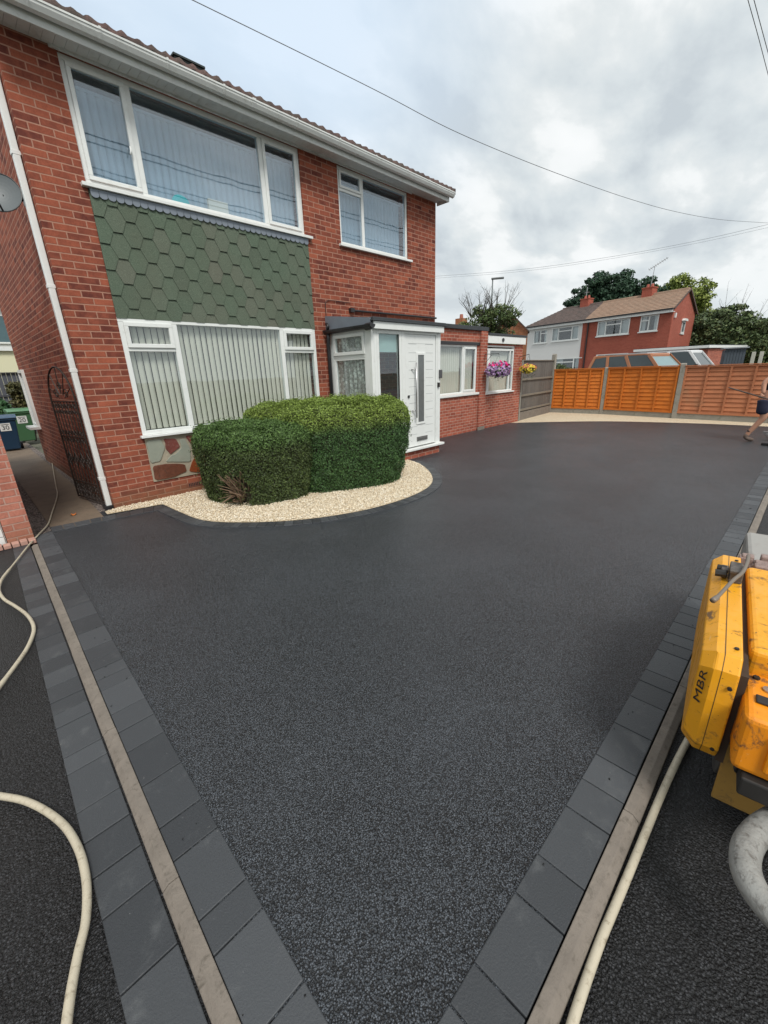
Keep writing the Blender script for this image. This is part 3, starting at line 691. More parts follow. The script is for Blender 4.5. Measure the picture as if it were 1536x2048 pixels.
# ------------------------------------------------------------------ porch
porch = thing('porch', 'white flat roofed porch with glazed side and white front door', 'porch', (5.1, 5.26, 0))
PXL, PXR, PYF = 5.112, 7.01, 5.262
sub(porch, 'wall', M().box(PXL+.01, PXR, PYF+.012, 6.395, -.05, .165), BRICK2)
sub(porch, 'threshold', M().box(PXL-.03, PXR+.085, 5.20, 5.36, .168, .212).box(PXL-.03, PXL+.06, 5.36, 6.39, .168, .212), UPVC, bevel=.005)
fr = M(); zt = 2.345
fr.box(PXL, 5.296, PYF, PYF+.16, .213, zt)                      # corner post
fr.box(5.296, 5.80, PYF+.001, PYF+.07, 2.272, zt); fr.box(5.296, 5.80, PYF+.001, PYF+.07, .213, .30)
fr.box(5.80, 5.955, PYF, PYF+.071, .213, zt)
fr.box(5.955, 6.868, PYF+.001, PYF+.07, 2.29, zt); fr.box(6.868, PXR, PYF, PYF+.071, .213, zt)
fr.box(PXL+.001, PXL+.07, PYF+.16, 6.385, 2.30, zt); fr.box(PXL+.001, PXL+.07, PYF+.16, 6.385, 1.90, 1.955); fr.box(PXL+.001, PXL+.07, PYF+.16, 6.385, .213, .75); fr.box(PXL, PXL+.071, 6.24, 6.39, .214, zt-.001)
fr.box(PXR-.06, PXR-.001, PYF+.071, 6.39, .213, zt-.002)
fr.box(PXL+.072, PXR-.062, 5.27, 6.39, zt+.0005, zt+.01)
sub(porch, 'frame', fr, UPVC, bevel=.004, seg=1)
trim = M()
for x in (PXL+.06, PXL+.12, 5.285, 5.86, 6.90): trim.box(x, x+.006, PYF-.004, PYF+.001, .22, zt-.01)
sub(porch, 'frame_trim', trim, UPVCD)
sl_ = thing('side_light', None, None); sl_.parent = porch
sub(sl_, 'pane', M().box(5.296, 5.80, PYF+.03, PYF+.034, .30, 2.272), GLASS)
sub(sl_, 'bead', M().box(5.79, 5.80, PYF+.005, PYF+.03, .30, 2.272).box(5.296, 5.304, PYF+.005, PYF+.03, .30, 2.272), BLACKP)
sub(sl_, 'roller_blind', M().box(5.31, 5.79, PYF+.06, PYF+.065, 1.98, 2.27), plain('teal_blind', (.36, .50, .48), .8))
sw = thing('window', None, None); sw.parent = porch; sw['label'] = 'porch side window with lace curtain and open top light'
cf = M()
def framedY(m, y0, y1, z0, z1, x, d, wd):
    m.box(x, x+d, y0, y1, z0, z0+wd); m.box(x, x+d, y0, y1, z1-wd, z1); m.box(x+.0005, x+d-.0005, y0, y0+wd, z0+wd, z1-wd); m.box(x+.0005, x+d-.0005, y1-wd, y1, z0+wd, z1-wd)
framedY(cf, 5.423, 6.24, 1.956, 2.299, PXL-.022, .06, .055); framedY(cf, 5.423, 6.24, .751, 1.899, PXL+.003, .05, .028)
sub(sw, 'frame', cf, UPVC, bevel=.004, seg=1)
sub(sw, 'pane', M().box(PXL+.01, PXL+.014, 5.478, 6.185, 2.011, 2.244).box(PXL+.02, PXL+.024, 5.451, 6.212, .779, 1.871), GLASS)
def lacemat():
    m, nt, b = newmat('lace'); v = coord(nt); vo = N(nt, 'ShaderNodeTexVoronoi', i_Vector=v, i_Scale=16.0); n = noise(nt, v, 45.0, 3, .6)
    f = MA(nt, 'MULTIPLY', MAPR(nt, vo.outputs['Distance'], .3, .55, 1.0, .5), MAPR(nt, n, .35, .6, .6, 1.0)); nt.links.new(f, b.inputs['Alpha'])
    b.inputs['Base Color'].default_value = (.70, .72, .67, 1); b.inputs['Roughness'].default_value = .9; return m
LACE = lacemat()
nc = M()
ys = np.linspace(5.44, 6.22, 60); xs_ = PXL+.055+.012*np.sin(ys*55)
for (a, xa), (b, xb) in zip(zip(ys, xs_), zip(ys[1:], xs_[1:])):
    nc.quad((xa, a, .78), (xb, b, .78), (xb, b, 1.88), (xa, a, 1.88)); nc.quad((xa, a, 2.0), (xb, b, 2.0), (xb, b, 2.28), (xa, a, 2.28))
sub(sw, 'lace_curtain', nc, LACE, fix=False)
# door
door = thing('door', None, None); door.parent = porch
dl = M().box(5.965, 6.858, PYF+.012, PYF+.062, .235, 2.285)
sub(door, 'leaf', dl, UPVC, bevel=.004)
dm = M()
for z in (.47, .62, .77, .92, 1.07, 1.22, 1.37, 1.52, 1.67, 1.82, 1.97, 2.12): dm.box(6.06, 6.285, PYF+.0105, PYF+.0125, z, z+.007); dm.box(6.545, 6.78, PYF+.0105, PYF+.0125, z, z+.007)
dm.box(6.05, 6.78, PYF+.0105, PYF+.0125, 2.13, 2.136)
sub(door, 'groove', dm, plain('groove_grey', (.42, .44, .43), .6))
gf = M(); 
for a in ((6.265, 6.315, .66, 1.98), (6.495, 6.54, .66, 1.98)): gf.box(a[0], a[1], PYF-.004, PYF+.012, a[2], a[3])
gf.box(6.315, 6.495, PYF-.004, PYF+.012, .66, .70); gf.box(6.315, 6.495, PYF-.004, PYF+.012, 1.935, 1.98)
sub(door, 'glass_trim', gf, UPVC, bevel=.004)
sub(door, 'pane', M().box(6.315, 6.495, PYF+.004, PYF+.0118, .70, 1.935), plain('obscure_glass', (.13, .14, .14), .15, .25, 14))
hd = M().tube([(6.20, PYF-.055, .80), (6.20, PYF-.055, 1.80)], .016, 12); hd.tube([(6.20, PYF-.055, .93), (6.13, PYF+.012, .93)], .011); hd.tube([(6.20, PYF-.055, 1.68), (6.13, PYF+.012, 1.68)], .011)
sub(door, 'pull_handle', hd, GREYMET, smooth=True)
sub(door, 'letter_plate', M().box(6.275, 6.60, PYF-.004, PYF+.012, .335, .415).box(6.295, 6.58, PYF-.010, PYF-.004, .355, .395), plain('dull_steel', (.30, .30, .29), .35, metal=.8), bevel=.003)
sub(door, 'lock', M().tube([(6.04, PYF-.006, 1.20), (6.04, PYF+.012, 1.20)], .026, 14), plain('lock_dark', (.06, .06, .06), .4, metal=.6), smooth=False)
# roof edge
sub(porch, 'fascia', M().box(5.125, 7.03, 5.195, 5.225, 2.334, 2.448).box(7.0, 7.031, 5.2255, 6.39, 2.336, 2.446), UPVC, bevel=.004)
rf = M().box(5.08, 7.10, 5.165, 6.399, 2.449, 2.472); rf.box(5.10, 7.075, 5.185, 6.399, 2.4725, 2.51)
sub(porch, 'roof', rf, FELT, bevel=.006)
sub(porch, 'side_flashing', M().prism([(5.24, 2.395), (6.395, 2.395), (6.395, 2.64), (5.24, 2.50)], .02, (5.078, 0, 0), (0, 1, 0), (0, 0, 1), (1, 0, 0)), LEAD)
pgx = 5.045; pg = M()
for i in range(8):
    t0, t1 = math.pi*i/8, math.pi*(i+1)/8; r = .05
    pg.quad((pgx+r*math.cos(t0), 5.17, 2.385-r*math.sin(t0)), (pgx+r*math.cos(t1), 5.17, 2.385-r*math.sin(t1)), (pgx+r*math.cos(t1), 6.38, 2.375-r*math.sin(t1)), (pgx+r*math.cos(t0), 6.38, 2.375-r*math.sin(t0)))
pg.box(pgx-.058, pgx-.045, 5.17, 6.38, 2.372, 2.395); pg.prism([(r_*math.cos(-math.pi*i/8), r_*math.sin(-math.pi*i/8)) for r_ in (.062,) for i in range(9)], .03, (pgx, 5.145, 2.395), (1, 0, 0), (0, 0, 1), (0, 1, 0))
pg.tube([(pgx, 5.18, 2.37), (pgx, 5.30, 2.36)], .055, 10)
pgo = sub(porch, 'gutter', pg, BLACKP, fix=False)
sub(pgo, 'downpipe', M().tube([(pgx, 6.30, 2.34), (pgx, 6.30, 2.24), (pgx+.01, 6.33, 2.14), (pgx+.02, 6.335, 2.05), (pgx+.02, 6.335, .02)], .034, 10), BLACKP, smooth=True)
sub(pgo, 'waste_elbow', M().tube([(pgx+.0, 6.33, 2.50), (pgx-.03, 6.25, 2.46), (pgx-.02, 6.28, 2.40)], .028, 8), BLACKP, smooth=True)
# door bell and entry unit on the right-hand post
sub(porch, 'door_bell', M().box(6.905, 6.965, PYF-.03, PYF-.001, 1.33, 1.42), plain('bell_black', (.015, .015, .016), .25), bevel=.006)
sub(porch, 'bell_camera', M().box(6.955, 7.025, PYF-.04, PYF-.001, 1.50, 1.66), plain('bell_grey', (.07, .07, .075), .3), bevel=.006)

# ------------------------------------------------------------------ single storey extension
ext = thing('side_extension', 'low red brick extension with flat roof, two white windows and black roof edging', 'extension', (8.31, 6.4, 0))
em = M(); EX0, EX1 = 7.02, 12.34
wallgrid(em, EX0, 10.55, -.08, 2.60, [(7.5, 10.14, 1.045, 2.24)], lambda u, z, d: (u, WY-.002+d, z), .12)
wallgrid(em, 10.55, 12.34, -.08, 2.30, [(10.56, 12.19, .99, 2.26)], lambda u, z, d: (u, WY-.002+d, z), .12)
em.box(10.23, 10.55, WY-.06, WY-.0025, -.08, 2.598)
em.box(12.341, 12.70, WY-.001, WY+.3, -.08, 2.30)
em.box(12.45, 12.70, WY+.30, 9.6, -.08, 2.30)
sub(ext, 'wall', em, BRICK2)
sub(ext, 'plinth_patch', M().box(10.20, 10.56, WY-.066, WY-.0605, -.02, .10), CONC)
rf = M().box(EX0+.1, 10.58, WY-.07, 9.7, 2.601, 2.695); rf.box(10.581, 12.76, WY-.09, 9.7, 2.501, 2.56); sub(ext, 'roof', rf, FELT, bevel=.006)
sub(ext, 'fascia', M().box(10.56, 12.72, WY-.075, WY-.045, 2.305, 2.50), UPVC, bevel=.004)
sub(ext, 'round_vent', M().tube([(11.33, WY-.10, 2.40), (11.33, WY-.075, 2.40)], .05, 16), BLACKP)
sub(ext, 'lintel', M().box(7.4, 10.36, WY-.03, WY-.0025, 2.245, 2.315), BLACKP)
e1 = thing('window', None, None); e1.parent = ext; e1['label'] = 'two-light window beside the front door'
fm = M(); ye = WY+.012; framed(fm, 7.5, 10.14, 1.045, 2.24, ye, .07, .045); fm.box(9.475, 9.53, ye+.001, ye+.069, 1.09, 2.195); casement(fm, 9.53, 10.095, 1.09, 2.195, ye, .05)
sub(e1, 'frame', fm, UPVC, bevel=.004, seg=1); sub(e1, 'sill', M().box(7.4, 10.33, WY-.055, WY+.03, .99, 1.044), UPVC, bevel=.004)
sub(e1, 'pane', M().box(7.545, 9.475, ye+.03, ye+.034, 1.09, 2.195).box(9.58, 10.045, ye+.008, ye+.012, 1.14, 2.145), GLASS)
bm_ = M(); blind(bm_, 7.6, 10.1, 1.08, 2.19, WY+.13, .089, -40); sub(e1, 'blind', bm_, BLIND)
e2 = thing('window', None, None); e2.parent = ext; e2['label'] = 'window behind the pink hanging basket'
fm = M(); framed(fm, 10.56, 12.19, .99, 2.26, ye, .07, .045)
fm.box(10.605, 12.145, ye+.001, ye+.069, 2.12, 2.18); fm.box(10.71, 10.83, ye+.002, ye+.068, 1.035, 2.12); fm.box(11.95, 12.0, ye+.002, ye+.068, 1.035, 2.12)
sub(e2, 'frame', fm, UPVC, bevel=.004, seg=1); sub(e2, 'sill', M().box(10.52, 12.24, WY-.05, WY+.03, .955, .989), UPVC, bevel=.004)
sub(e2, 'pane', M().box(10.605, 12.145, ye+.03, ye+.034, 1.035, 2.12), GLASS)
bm_ = M(); blind(bm_, 10.62, 12.1, 1.02, 2.14, WY+.13, .089, -44); sub(e2, 'blind', bm_, BLIND)
im = M().box(7.3, 12.4, WY+2.2, WY+2.25, 0, 2.5); im.box(7.25, 7.3, WY+.13, WY+2.2, 0, 2.5); im.box(7.3, 12.4, WY+.13, WY+2.2, .0, .04); sub(ext, 'interior', im, DARK)

# ------------------------------------------------------------------ satellite dish, iron gate, leaf, things on the sill
dish = thing('satellite_dish', 'grey satellite dish on the side wall behind the white downpipe', 'satellite dish', (1.19, 6.9, 3.7))
dm_ = M(); c0 = Vector((.955, 6.72, 3.655)); dn = Vector((-.38, -.86, .33)).normalized(); du = dn.cross(Vector((0, 0, 1))).normalized(); dv = du.cross(dn)
rings = []
for i in range(7):
    r = .21*max(i, .05)/6; d_ = .045*(1-(i/6)**2)
    rings.append([tuple(c0-dn*d_+(du*math.cos(t)*.92+dv*math.sin(t))*r) for t in [2*math.pi*k/28 for k in range(28)]])
for a, b in zip(rings, rings[1:]):
    for k in range(28): dm_.quad(a[k], a[(k+1) % 28], b[(k+1) % 28], b[k])
dso = sub(dish, 'reflector', dm_, plain('dish_grey', (.11, .125, .13), .5, .1), smooth=True)
rim = M().tube([c0+(du*math.cos(t)*.92+dv*math.sin(t))*.212 for t in [2*math.pi*k/28 for k in range(29)]], .006, 6); sub(dish, 'rim', rim, BLACKP)
sub(dish, 'arm', M().tube([c0-dn*.05, c0-dn*.13+Vector((.08, 0, 0)), (1.19, 6.86, 3.69)], .018, 8).box(1.175, 1.199, 6.80, 6.92, 3.62, 3.78), BLACKP)
sub(dish, 'feed_arm', M().tube([c0+dv*-.2, c0+dn*.25-dv*.12], .01, 6).tube([c0+dn*.24-dv*.12, c0+dn*.20-dv*.08], .024, 8), BLACKP)

gate = thing('iron_gate', 'rusty black wrought iron gate folded open against the side wall', 'gate', (1.12, 6.75, .02))
gh, gt = Vector((1.13, 6.70, 0)), Vector((.985, 7.46, 0)); gd = (gt-gh); gL = gd.length; gd.normalize()
def gp(u, z): p = gh+gd*u; return (p.x, p.y, z)
g = M()
for u in (0, gL): g.tube([gp(u, .04), gp(u, 1.42)], .012, 6)
for z in (.06, .30, .95, 1.42): g.tube([gp(0, z), gp(gL, z)], .010, 6)
g.tube([gp(gL/2-math.cos(t)*gL/2, 1.42+math.sin(t)*.44) for t in [math.pi*i/20 for i in range(21)]], .011, 6)
sub(gate, 'gate_frame', g, IRON)
g = M()
for i in range(1, 8): u = gL*i/8; g.tube([gp(u, .06), gp(u, 1.42)], .0065, 5)
for a in (25, 55, 90, 125, 155): g.tube([gp(gL/2-math.cos(R(a))*.09, 1.43+math.sin(R(a))*.09), gp(gL/2-math.cos(R(a))*gL/2, 1.42+math.sin(R(a))*.44)], .006, 5)
sub(gate, 'bars', g, IRON)
g = M()
def scroll(u, z, r, sgn=1, turns=1.4):
    return [gp(u+math.cos(t)*r*(1-t/(turns*2*math.pi)*.75)*sgn, z+math.sin(t)*r*(1-t/(turns*2*math.pi)*.75)) for t in [turns*2*math.pi*k/22 for k in range(23)]]
for i in range(8):
    u = gL*(i+.5)/8
    for z, r in ((.12, .038), (.20, .036), (.25, .03), (.62, .04), (.90, .036), (1.0, .036), (1.36, .036), (1.28, .03)): g.tube(scroll(u, z, r, 1 if i % 2 else -1), .005, 4)
for u, z, r in ((gL*.3, 1.52, .07), (gL*.7, 1.52, .07), (gL*.5, 1.62, .06)): g.tube(scroll(u, z, r, 1), .006, 5)
for i in range(4): u = gL*(i+.5)/4; g.tube([gp(u-.07, .62), gp(u, .74), gp(u+.07, .62), gp(u, .50), gp(u-.07, .62)], .006, 5)
sub(gate, 'scrollwork', g, IRON)
lf = G(147, 1030, .006); lm = M(); k = 10
lm.quad(*[(lf.x+math.cos(2*math.pi*i/k)*(.045 if i % 2 else .028), lf.y+math.sin(2*math.pi*i/k)*(.05 if i % 2 else .03), .016+.014*math.sin(i*2.3)) for i in range(k)])
props(ob('fallen_leaf', lm, plain('orange_leaf', (.55, .16, .03), .6, .3, 30), fix=False), 'single orange fallen leaf on the passage slabs', 'leaf')
hat = M()
for i in range(6):
    t0, t1 = i*math.pi/12, (i+1)*math.pi/12
    for j in range(16):
        a0, a1 = j*math.pi/8, (j+1)*math.pi/8
        f_ = lambda t, a: (2.86+.12*math.cos(t)*math.cos(a), 6.525+.03*math.cos(t)*math.sin(a), 3.905+.10*math.sin(t))
        hat.quad(f_(t0, a0), f_(t0, a1), f_(t1, a1), f_(t1, a0))
props(ob('round_toy', hat, plain('teal_plush', (.04, .42, .38), .8), smooth=True), 'teal rounded object on the upstairs windowsill', 'ornament')
props(ob('cardboard_box', M().box(3.24, 3.53, 6.50, 6.555, 3.88, 4.045), plain('card', (.70, .60, .48), .85, .1), bevel=.005), 'beige box standing on the upstairs windowsill', 'box')
sub(w1, 'inner_ledge', M().box(1.75, 4.78, 6.50, 6.67, 3.845, 3.876), UPVC)

# ------------------------------------------------------------------ leaves
def leafquads(C_, Nn, size, aspect=1.9, tiltj=.7):
    """quads at centres C_ (n,3), roughly facing normals Nn; size (n,)"""
    n = len(C_); Nn = Nn+rng.normal(0, tiltj, (n, 3)); Nn /= np.linalg.norm(Nn, axis=1)[:, None]+1e-9
    A = np.cross(Nn, rng.normal(0, 1, (n, 3))); A /= np.linalg.norm(A, axis=1)[:, None]+1e-9
    B = np.cross(Nn, A); s = size[:, None]
    V = np.stack([C_-A*s*aspect*.5, C_-B*s*.5+A*s*.1, C_+A*s*aspect*.5, C_+B*s*.5+A*s*.1], 1)
    return V.reshape(-1, 3), np.arange(n*4).reshape(-1, 4)
def spline_closed(pts, n): 
    return np.array([(p.x, p.y) for p in smoothpath([(*p, 0) for p in pts], n, True)])
def hedgeblob(poly, ztop, prof, nleaf, leaf, rnd_top=.14, dome=.05, skip=None):
    P = spline_closed(poly, 12); c = P.mean(0); per = np.linalg.norm(np.roll(P, -1, 0)-P, axis=1); cum = np.concatenate([[0], np.cumsum(per)]); L = cum[-1]
    def side(n):
        s = rng.uniform(0, L, n); i = np.clip(np.searchsorted(cum, s)-1, 0, len(P)-1); t = (s-cum[i])/per[i]
        a = P[i]; b = P[(i+1) % len(P)]; q = a+(b-a)*t[:, None]; nr = np.stack([(b-a)[:, 1], -(b-a)[:, 0]], 1); nr /= np.linalg.norm(nr, axis=1)[:, None]
        if ((q-c)*nr).sum(1).mean() < 0: nr = -nr
        z = rng.uniform(0.01, ztop, n); k = np.interp(z/ztop, [p[0] for p in prof], [p[1] for p in prof])
        over = np.clip((z-(ztop-rnd_top))/rnd_top, 0, 1); k = k*(1-.5*(1-np.sqrt(1-over**2*.98))*.25)
        q3 = np.concatenate([c+(q-c)*k[:, None], z[:, None]], 1); n3 = np.concatenate([nr, (over*1.2)[:, None]], 1)
        return q3, n3
    def top(n):
        i = rng.integers(0, len(P), n); r = np.sqrt(rng.uniform(0, 1, n)); q = c+(P[i]-c)*(r*prof[-1][1]*.98)[:, None]
        z = ztop+dome*(1-r**2)-rnd_top*.55*np.clip((r-.86)/.14, 0, 1)**2
        return np.concatenate([q, z[:, None]], 1), np.tile([0, 0, 1.0], (n, 1))
    a1, b1 = side(int(nleaf*.62)); a2, b2 = top(int(nleaf*.38))
    A = np.concatenate([a1, a2]); B = np.concatenate([b1, b2]); B /= np.linalg.norm(B, axis=1)[:, None]
    # lumpy surface + depth scatter
    lump = .026*(np.sin(A[:, 0]*13+A[:, 2]*9)*np.sin(A[:, 1]*11-A[:, 2]*7)+np.sin(A[:, 0]*29+A[:, 1]*23)*.5*np.sin(A[:, 2]*21))
    A = A+B*(lump-(np.abs(rng.normal(0, .030, len(A)))-(rng.uniform(0, 1, len(A)) < .02)*.05))[:, None]
    if skip is not None: k_ = ~skip(A); A, B = A[k_], B[k_]
    A[:, 2] = np.maximum(A[:, 2], .012)
    return A, B, (P, c)
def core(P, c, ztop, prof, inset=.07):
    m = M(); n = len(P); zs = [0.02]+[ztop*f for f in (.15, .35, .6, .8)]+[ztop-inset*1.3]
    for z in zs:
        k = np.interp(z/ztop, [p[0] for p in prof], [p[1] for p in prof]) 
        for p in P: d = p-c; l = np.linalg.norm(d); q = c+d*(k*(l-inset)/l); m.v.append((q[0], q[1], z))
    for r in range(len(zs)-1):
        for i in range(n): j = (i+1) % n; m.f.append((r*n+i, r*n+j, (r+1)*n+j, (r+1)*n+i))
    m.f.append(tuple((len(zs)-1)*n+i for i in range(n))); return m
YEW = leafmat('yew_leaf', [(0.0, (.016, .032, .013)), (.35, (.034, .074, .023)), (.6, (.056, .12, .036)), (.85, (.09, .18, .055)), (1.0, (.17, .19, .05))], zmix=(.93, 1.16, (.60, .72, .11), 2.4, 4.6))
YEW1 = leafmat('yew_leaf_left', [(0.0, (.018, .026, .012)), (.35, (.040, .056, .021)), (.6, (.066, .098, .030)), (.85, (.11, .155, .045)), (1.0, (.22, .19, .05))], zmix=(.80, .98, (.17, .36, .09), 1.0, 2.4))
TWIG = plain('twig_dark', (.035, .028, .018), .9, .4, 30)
BRANCH = plain('bare_branch', (.22, .15, .10), .9, .3, 20)
hedge = thing('clipped_hedge', 'large clipped yew shrub with bright green top in front of the porch', 'shrub', (4.1, 5.0, 0))
p1 = [(3.02, 5.95), (3.08, 5.2), (3.25, 4.72), (3.75, 4.38), (4.35, 4.14), (4.85, 4.22), (5.06, 4.60), (5.06, 5.10), (4.85, 5.6), (4.2, 6.1)]
prof1 = [(0, .83), (.2, .90), (.6, 1.0), (.85, 1.0), (1, .95)]
A, B, (P, c) = hedgeblob(p1, 1.255, prof1, 170000, .02, dome=.045)
def shift(V, o): return V-np.array([*o.location])
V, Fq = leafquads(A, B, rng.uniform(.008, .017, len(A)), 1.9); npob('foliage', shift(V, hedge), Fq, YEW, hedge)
sub(hedge, 'dark_core', core(P, c, 1.255, prof1, .10), TWIG)  # solid dark hull added behind the leaves to make the hedge opaque
hedge2 = thing('clipped_hedge', 'lower clipped yew shrub with a bare woody corner, nearest the side passage', 'shrub', (2.7, 5.3, 0))
p2 = [(2.20, 5.95), (2.16, 5.45), (2.34, 4.98), (2.62, 4.74), (3.05, 4.66), (3.36, 4.72), (3.40, 5.5), (3.2, 6.05), (2.6, 6.15)]
prof2 = [(0, .86), (.3, .93), (.6, .99), (.85, 1.0), (1, .94)]
ctr = Vector((2.28, 5.02, .22))
def bald(A):
    d = np.sqrt(((A[:, 0]-2.28)/.22)**2+((A[:, 1]-5.05)/.26)**2+((A[:, 2]-.20)/.24)**2); return (d < 1) & (rng.uniform(0, 1, len(A)) < .90)
A, B, (P, c) = hedgeblob(p2, 1.02, prof2, 115000, .02, dome=.06, skip=bald)
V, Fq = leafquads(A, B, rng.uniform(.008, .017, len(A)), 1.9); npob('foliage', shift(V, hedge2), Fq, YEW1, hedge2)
sub(hedge2, 'dark_core', core(P, c, 1.02, prof2, .16), TWIG)  # same kind of added dark hull, closes the view through the leaves
bb = M(); rb = random.Random(3)
for i in range(46):
    s = Vector((2.52+rb.uniform(-.12, .12), 5.22+rb.uniform(-.1, .12), .02+rb.uniform(0, .08))); e = Vector((2.20+rb.uniform(-.10, .22), 4.98+rb.uniform(-.12, .22), .10+rb.uniform(0, .42)))
    mid = (s+e)/2+Vector((rb.uniform(-.05, .05), rb.uniform(-.05, .05), rb.uniform(-.03, .06))); bb.tube([s, mid, e], [.011, .007, .003] if i % 4 else [.02, .013, .005], 5)
sub(hedge2, 'bare_twigs', bb, BRANCH)

# ------------------------------------------------------------------ hanging baskets
def basket(loc, label, rad, cols_, trail, n, arm, cat='hanging basket'):
    t = thing('hanging_basket', label, cat, loc, None); L = Vector(loc)
    bw = M()
    for i in range(5):
        t0, t1 = i*math.pi/10, (i+1)*math.pi/10; rr_ = rad[0]*.55
        for j in range(18):
            a0, a1 = j*math.pi/9, (j+1)*math.pi/9; f_ = lambda q, a: (L.x+rr_*math.cos(q)*math.cos(a), L.y+rr_*math.cos(q)*math.sin(a), L.z-rr_*.85*math.sin(q))
            bw.quad(f_(t0, a0), f_(t0, a1), f_(t1, a1), f_(t1, a0))
    sub(t, 'bowl', bw, plain('basket_liner', (.03, .03, .025), .8), smooth=True)
    br = M().bar(arm, (L.x, L.y, L.z+.42), .015, .015)
    br.tube([arm, (arm[0], arm[1], arm[2]-.25), (L.x*.5+arm[0]*.5, L.y*.5+arm[1]*.5, arm[2]-.02)], .008, 6)
    for a in range(3): br.tube([(L.x, L.y, L.z+.42), (L.x+rad[0]*.5*math.cos(a*2.1), L.y+rad[0]*.5*math.sin(a*2.1), L.z)], .003, 4)
    sub(t, 'bracket', br, BLACKP)
    dirs = rng.normal(0, 1, (n, 3)); dirs /= np.linalg.norm(dirs, axis=1)[:, None]; rr2 = rng.uniform(.72, 1.05, (n, 1))
    Cc = dirs*rr2*np.array(rad); Cc[:, 2] -= np.where(rng.uniform(0, 1, n) < .3, rng.uniform(0, trail, n), 0)
    V, Fq = leafquads(Cc, dirs, rng.uniform(.02, .035, n), 1.5, .5)
    npob('leaves', V, Fq, leafmat('basket_leaf', [(0, (.02, .04, .015)), (.5, (.05, .10, .03)), (1, (.10, .17, .05))]), t)
    k = 0
    for name, col, m_, s_, sel in cols_:
        dirs = rng.normal(0, 1, (m_*3, 3)); dirs /= np.linalg.norm(dirs, axis=1)[:, None]; dirs = dirs[sel(dirs)][:m_]
        Cc = dirs*np.array(rad)*rng.uniform(.95, 1.12, (len(dirs), 1)); Vs = []; Fs = []; off_ = 0
        for q in range(4):   # petals round each centre
            V, Fq = leafquads(Cc+rng.normal(0, s_*.3, Cc.shape), dirs, np.full(len(Cc), s_), 1.2, .45); Vs.append(V); Fs.append(Fq+off_); off_ += len(V)
        npob(name, np.concatenate(Vs), np.concatenate(Fs), col, t)
    return t
def petal(name, a, b): return leafmat(name, [(0, a), (1, b)], .6)
basket((10.62, 6.02, 1.60), 'full hanging basket of lilac and pink petunias on the brick pier', (.36, .30, .19),
       [('lilac_flowers', petal('lilac', (.34, .18, .42), (.60, .45, .66)), 230, .040, lambda d: d[:, 2] > -.75), ('pink_flowers', petal('pink', (.55, .02, .16), (.80, .05, .25)), 22, .075, lambda d: (d[:, 2] > .55) | (d[:, 0]-d[:, 1]*.2+d[:, 2]*.2 > .92)),
        ('dark_flowers', petal('purple', (.10, .03, .16), (.22, .08, .30)), 40, .035, lambda d: d[:, 2] < .3)], .12, 500, (10.42, 6.33, 2.02))
basket((12.55, 6.10, 1.60), 'yellow and orange hanging basket beside the grey fence panel', (.26, .22, .12),
       [('yellow_flowers', petal('yellow', (.62, .45, .02), (.75, .62, .10)), 60, .045, lambda d: d[:, 0]*-1 > .1), ('orange_flowers', petal('orange_fl', (.50, .14, .06), (.62, .22, .12)), 70, .04, lambda d: d[:, 2] > .1),
        ('yellow_trails', petal('lime', (.40, .42, .05), (.60, .55, .10)), 40, .05, lambda d: (d[:, 0] > .5) & (d[:, 2] < .1))], .20, 260, (12.5, 6.40, 1.95))

# ------------------------------------------------------------------ fences
def woodmat(name, a, b_, axis, dirt=None, ringsc=1.0):
    m, nt, b = newmat(name); v = coord(nt)
    mp = N(nt, 'ShaderNodeMapping', i_0=v); s = {'x': (1, 18, 30), 'y': (10, 1.2, 30), 'z': (26, 26, 1.6)}[axis]; mp.inputs['Scale'].default_value = s
    n = N(nt, 'ShaderNodeTexNoise', i_Vector=mp.outputs[0], i_Scale=1.0, i_Detail=5.0, i_Roughness=.6, i_Distortion=.8).outputs[0]
    g = N(nt, 'ShaderNodeNewGeometry').outputs['Random Per Island']
    c = MIX(nt, n, a, b_); c = MIX(nt, MAPR(nt, g, 0, 1, 0, .35), c, tuple(x*.6 for x in a))
    if dirt: c = MIX(nt, MAPR(nt, noise(nt, v, dirt[1], 5, .65), dirt[2], dirt[2]+.2, 0, dirt[3], True), c, dirt[0])
    nt.links.new(c, b.inputs['Base Color']); b.inputs['Roughness'].default_value = .75; setbump(nt, b, n, .004); return m
ORW = woodmat('orange_stained_wood', (.46, .115, .010), (.74, .22, .022), 'y', ((.22, .15, .09), .9, .60, .6))
ORW2 = woodmat('faded_orange_wood', (.44, .155, .07), (.56, .22, .10), 'y', ((.30, .19, .11), 1.2, .52, .5))
GRW = woodmat('weathered_grey_wood', (.075, .068, .06), (.17, .155, .14), 'z', ((.34, .33, .31), 4.0, .60, .7))
GRR = woodmat('grey_rail', (.15, .13, .10), (.25, .22, .18), 'x')
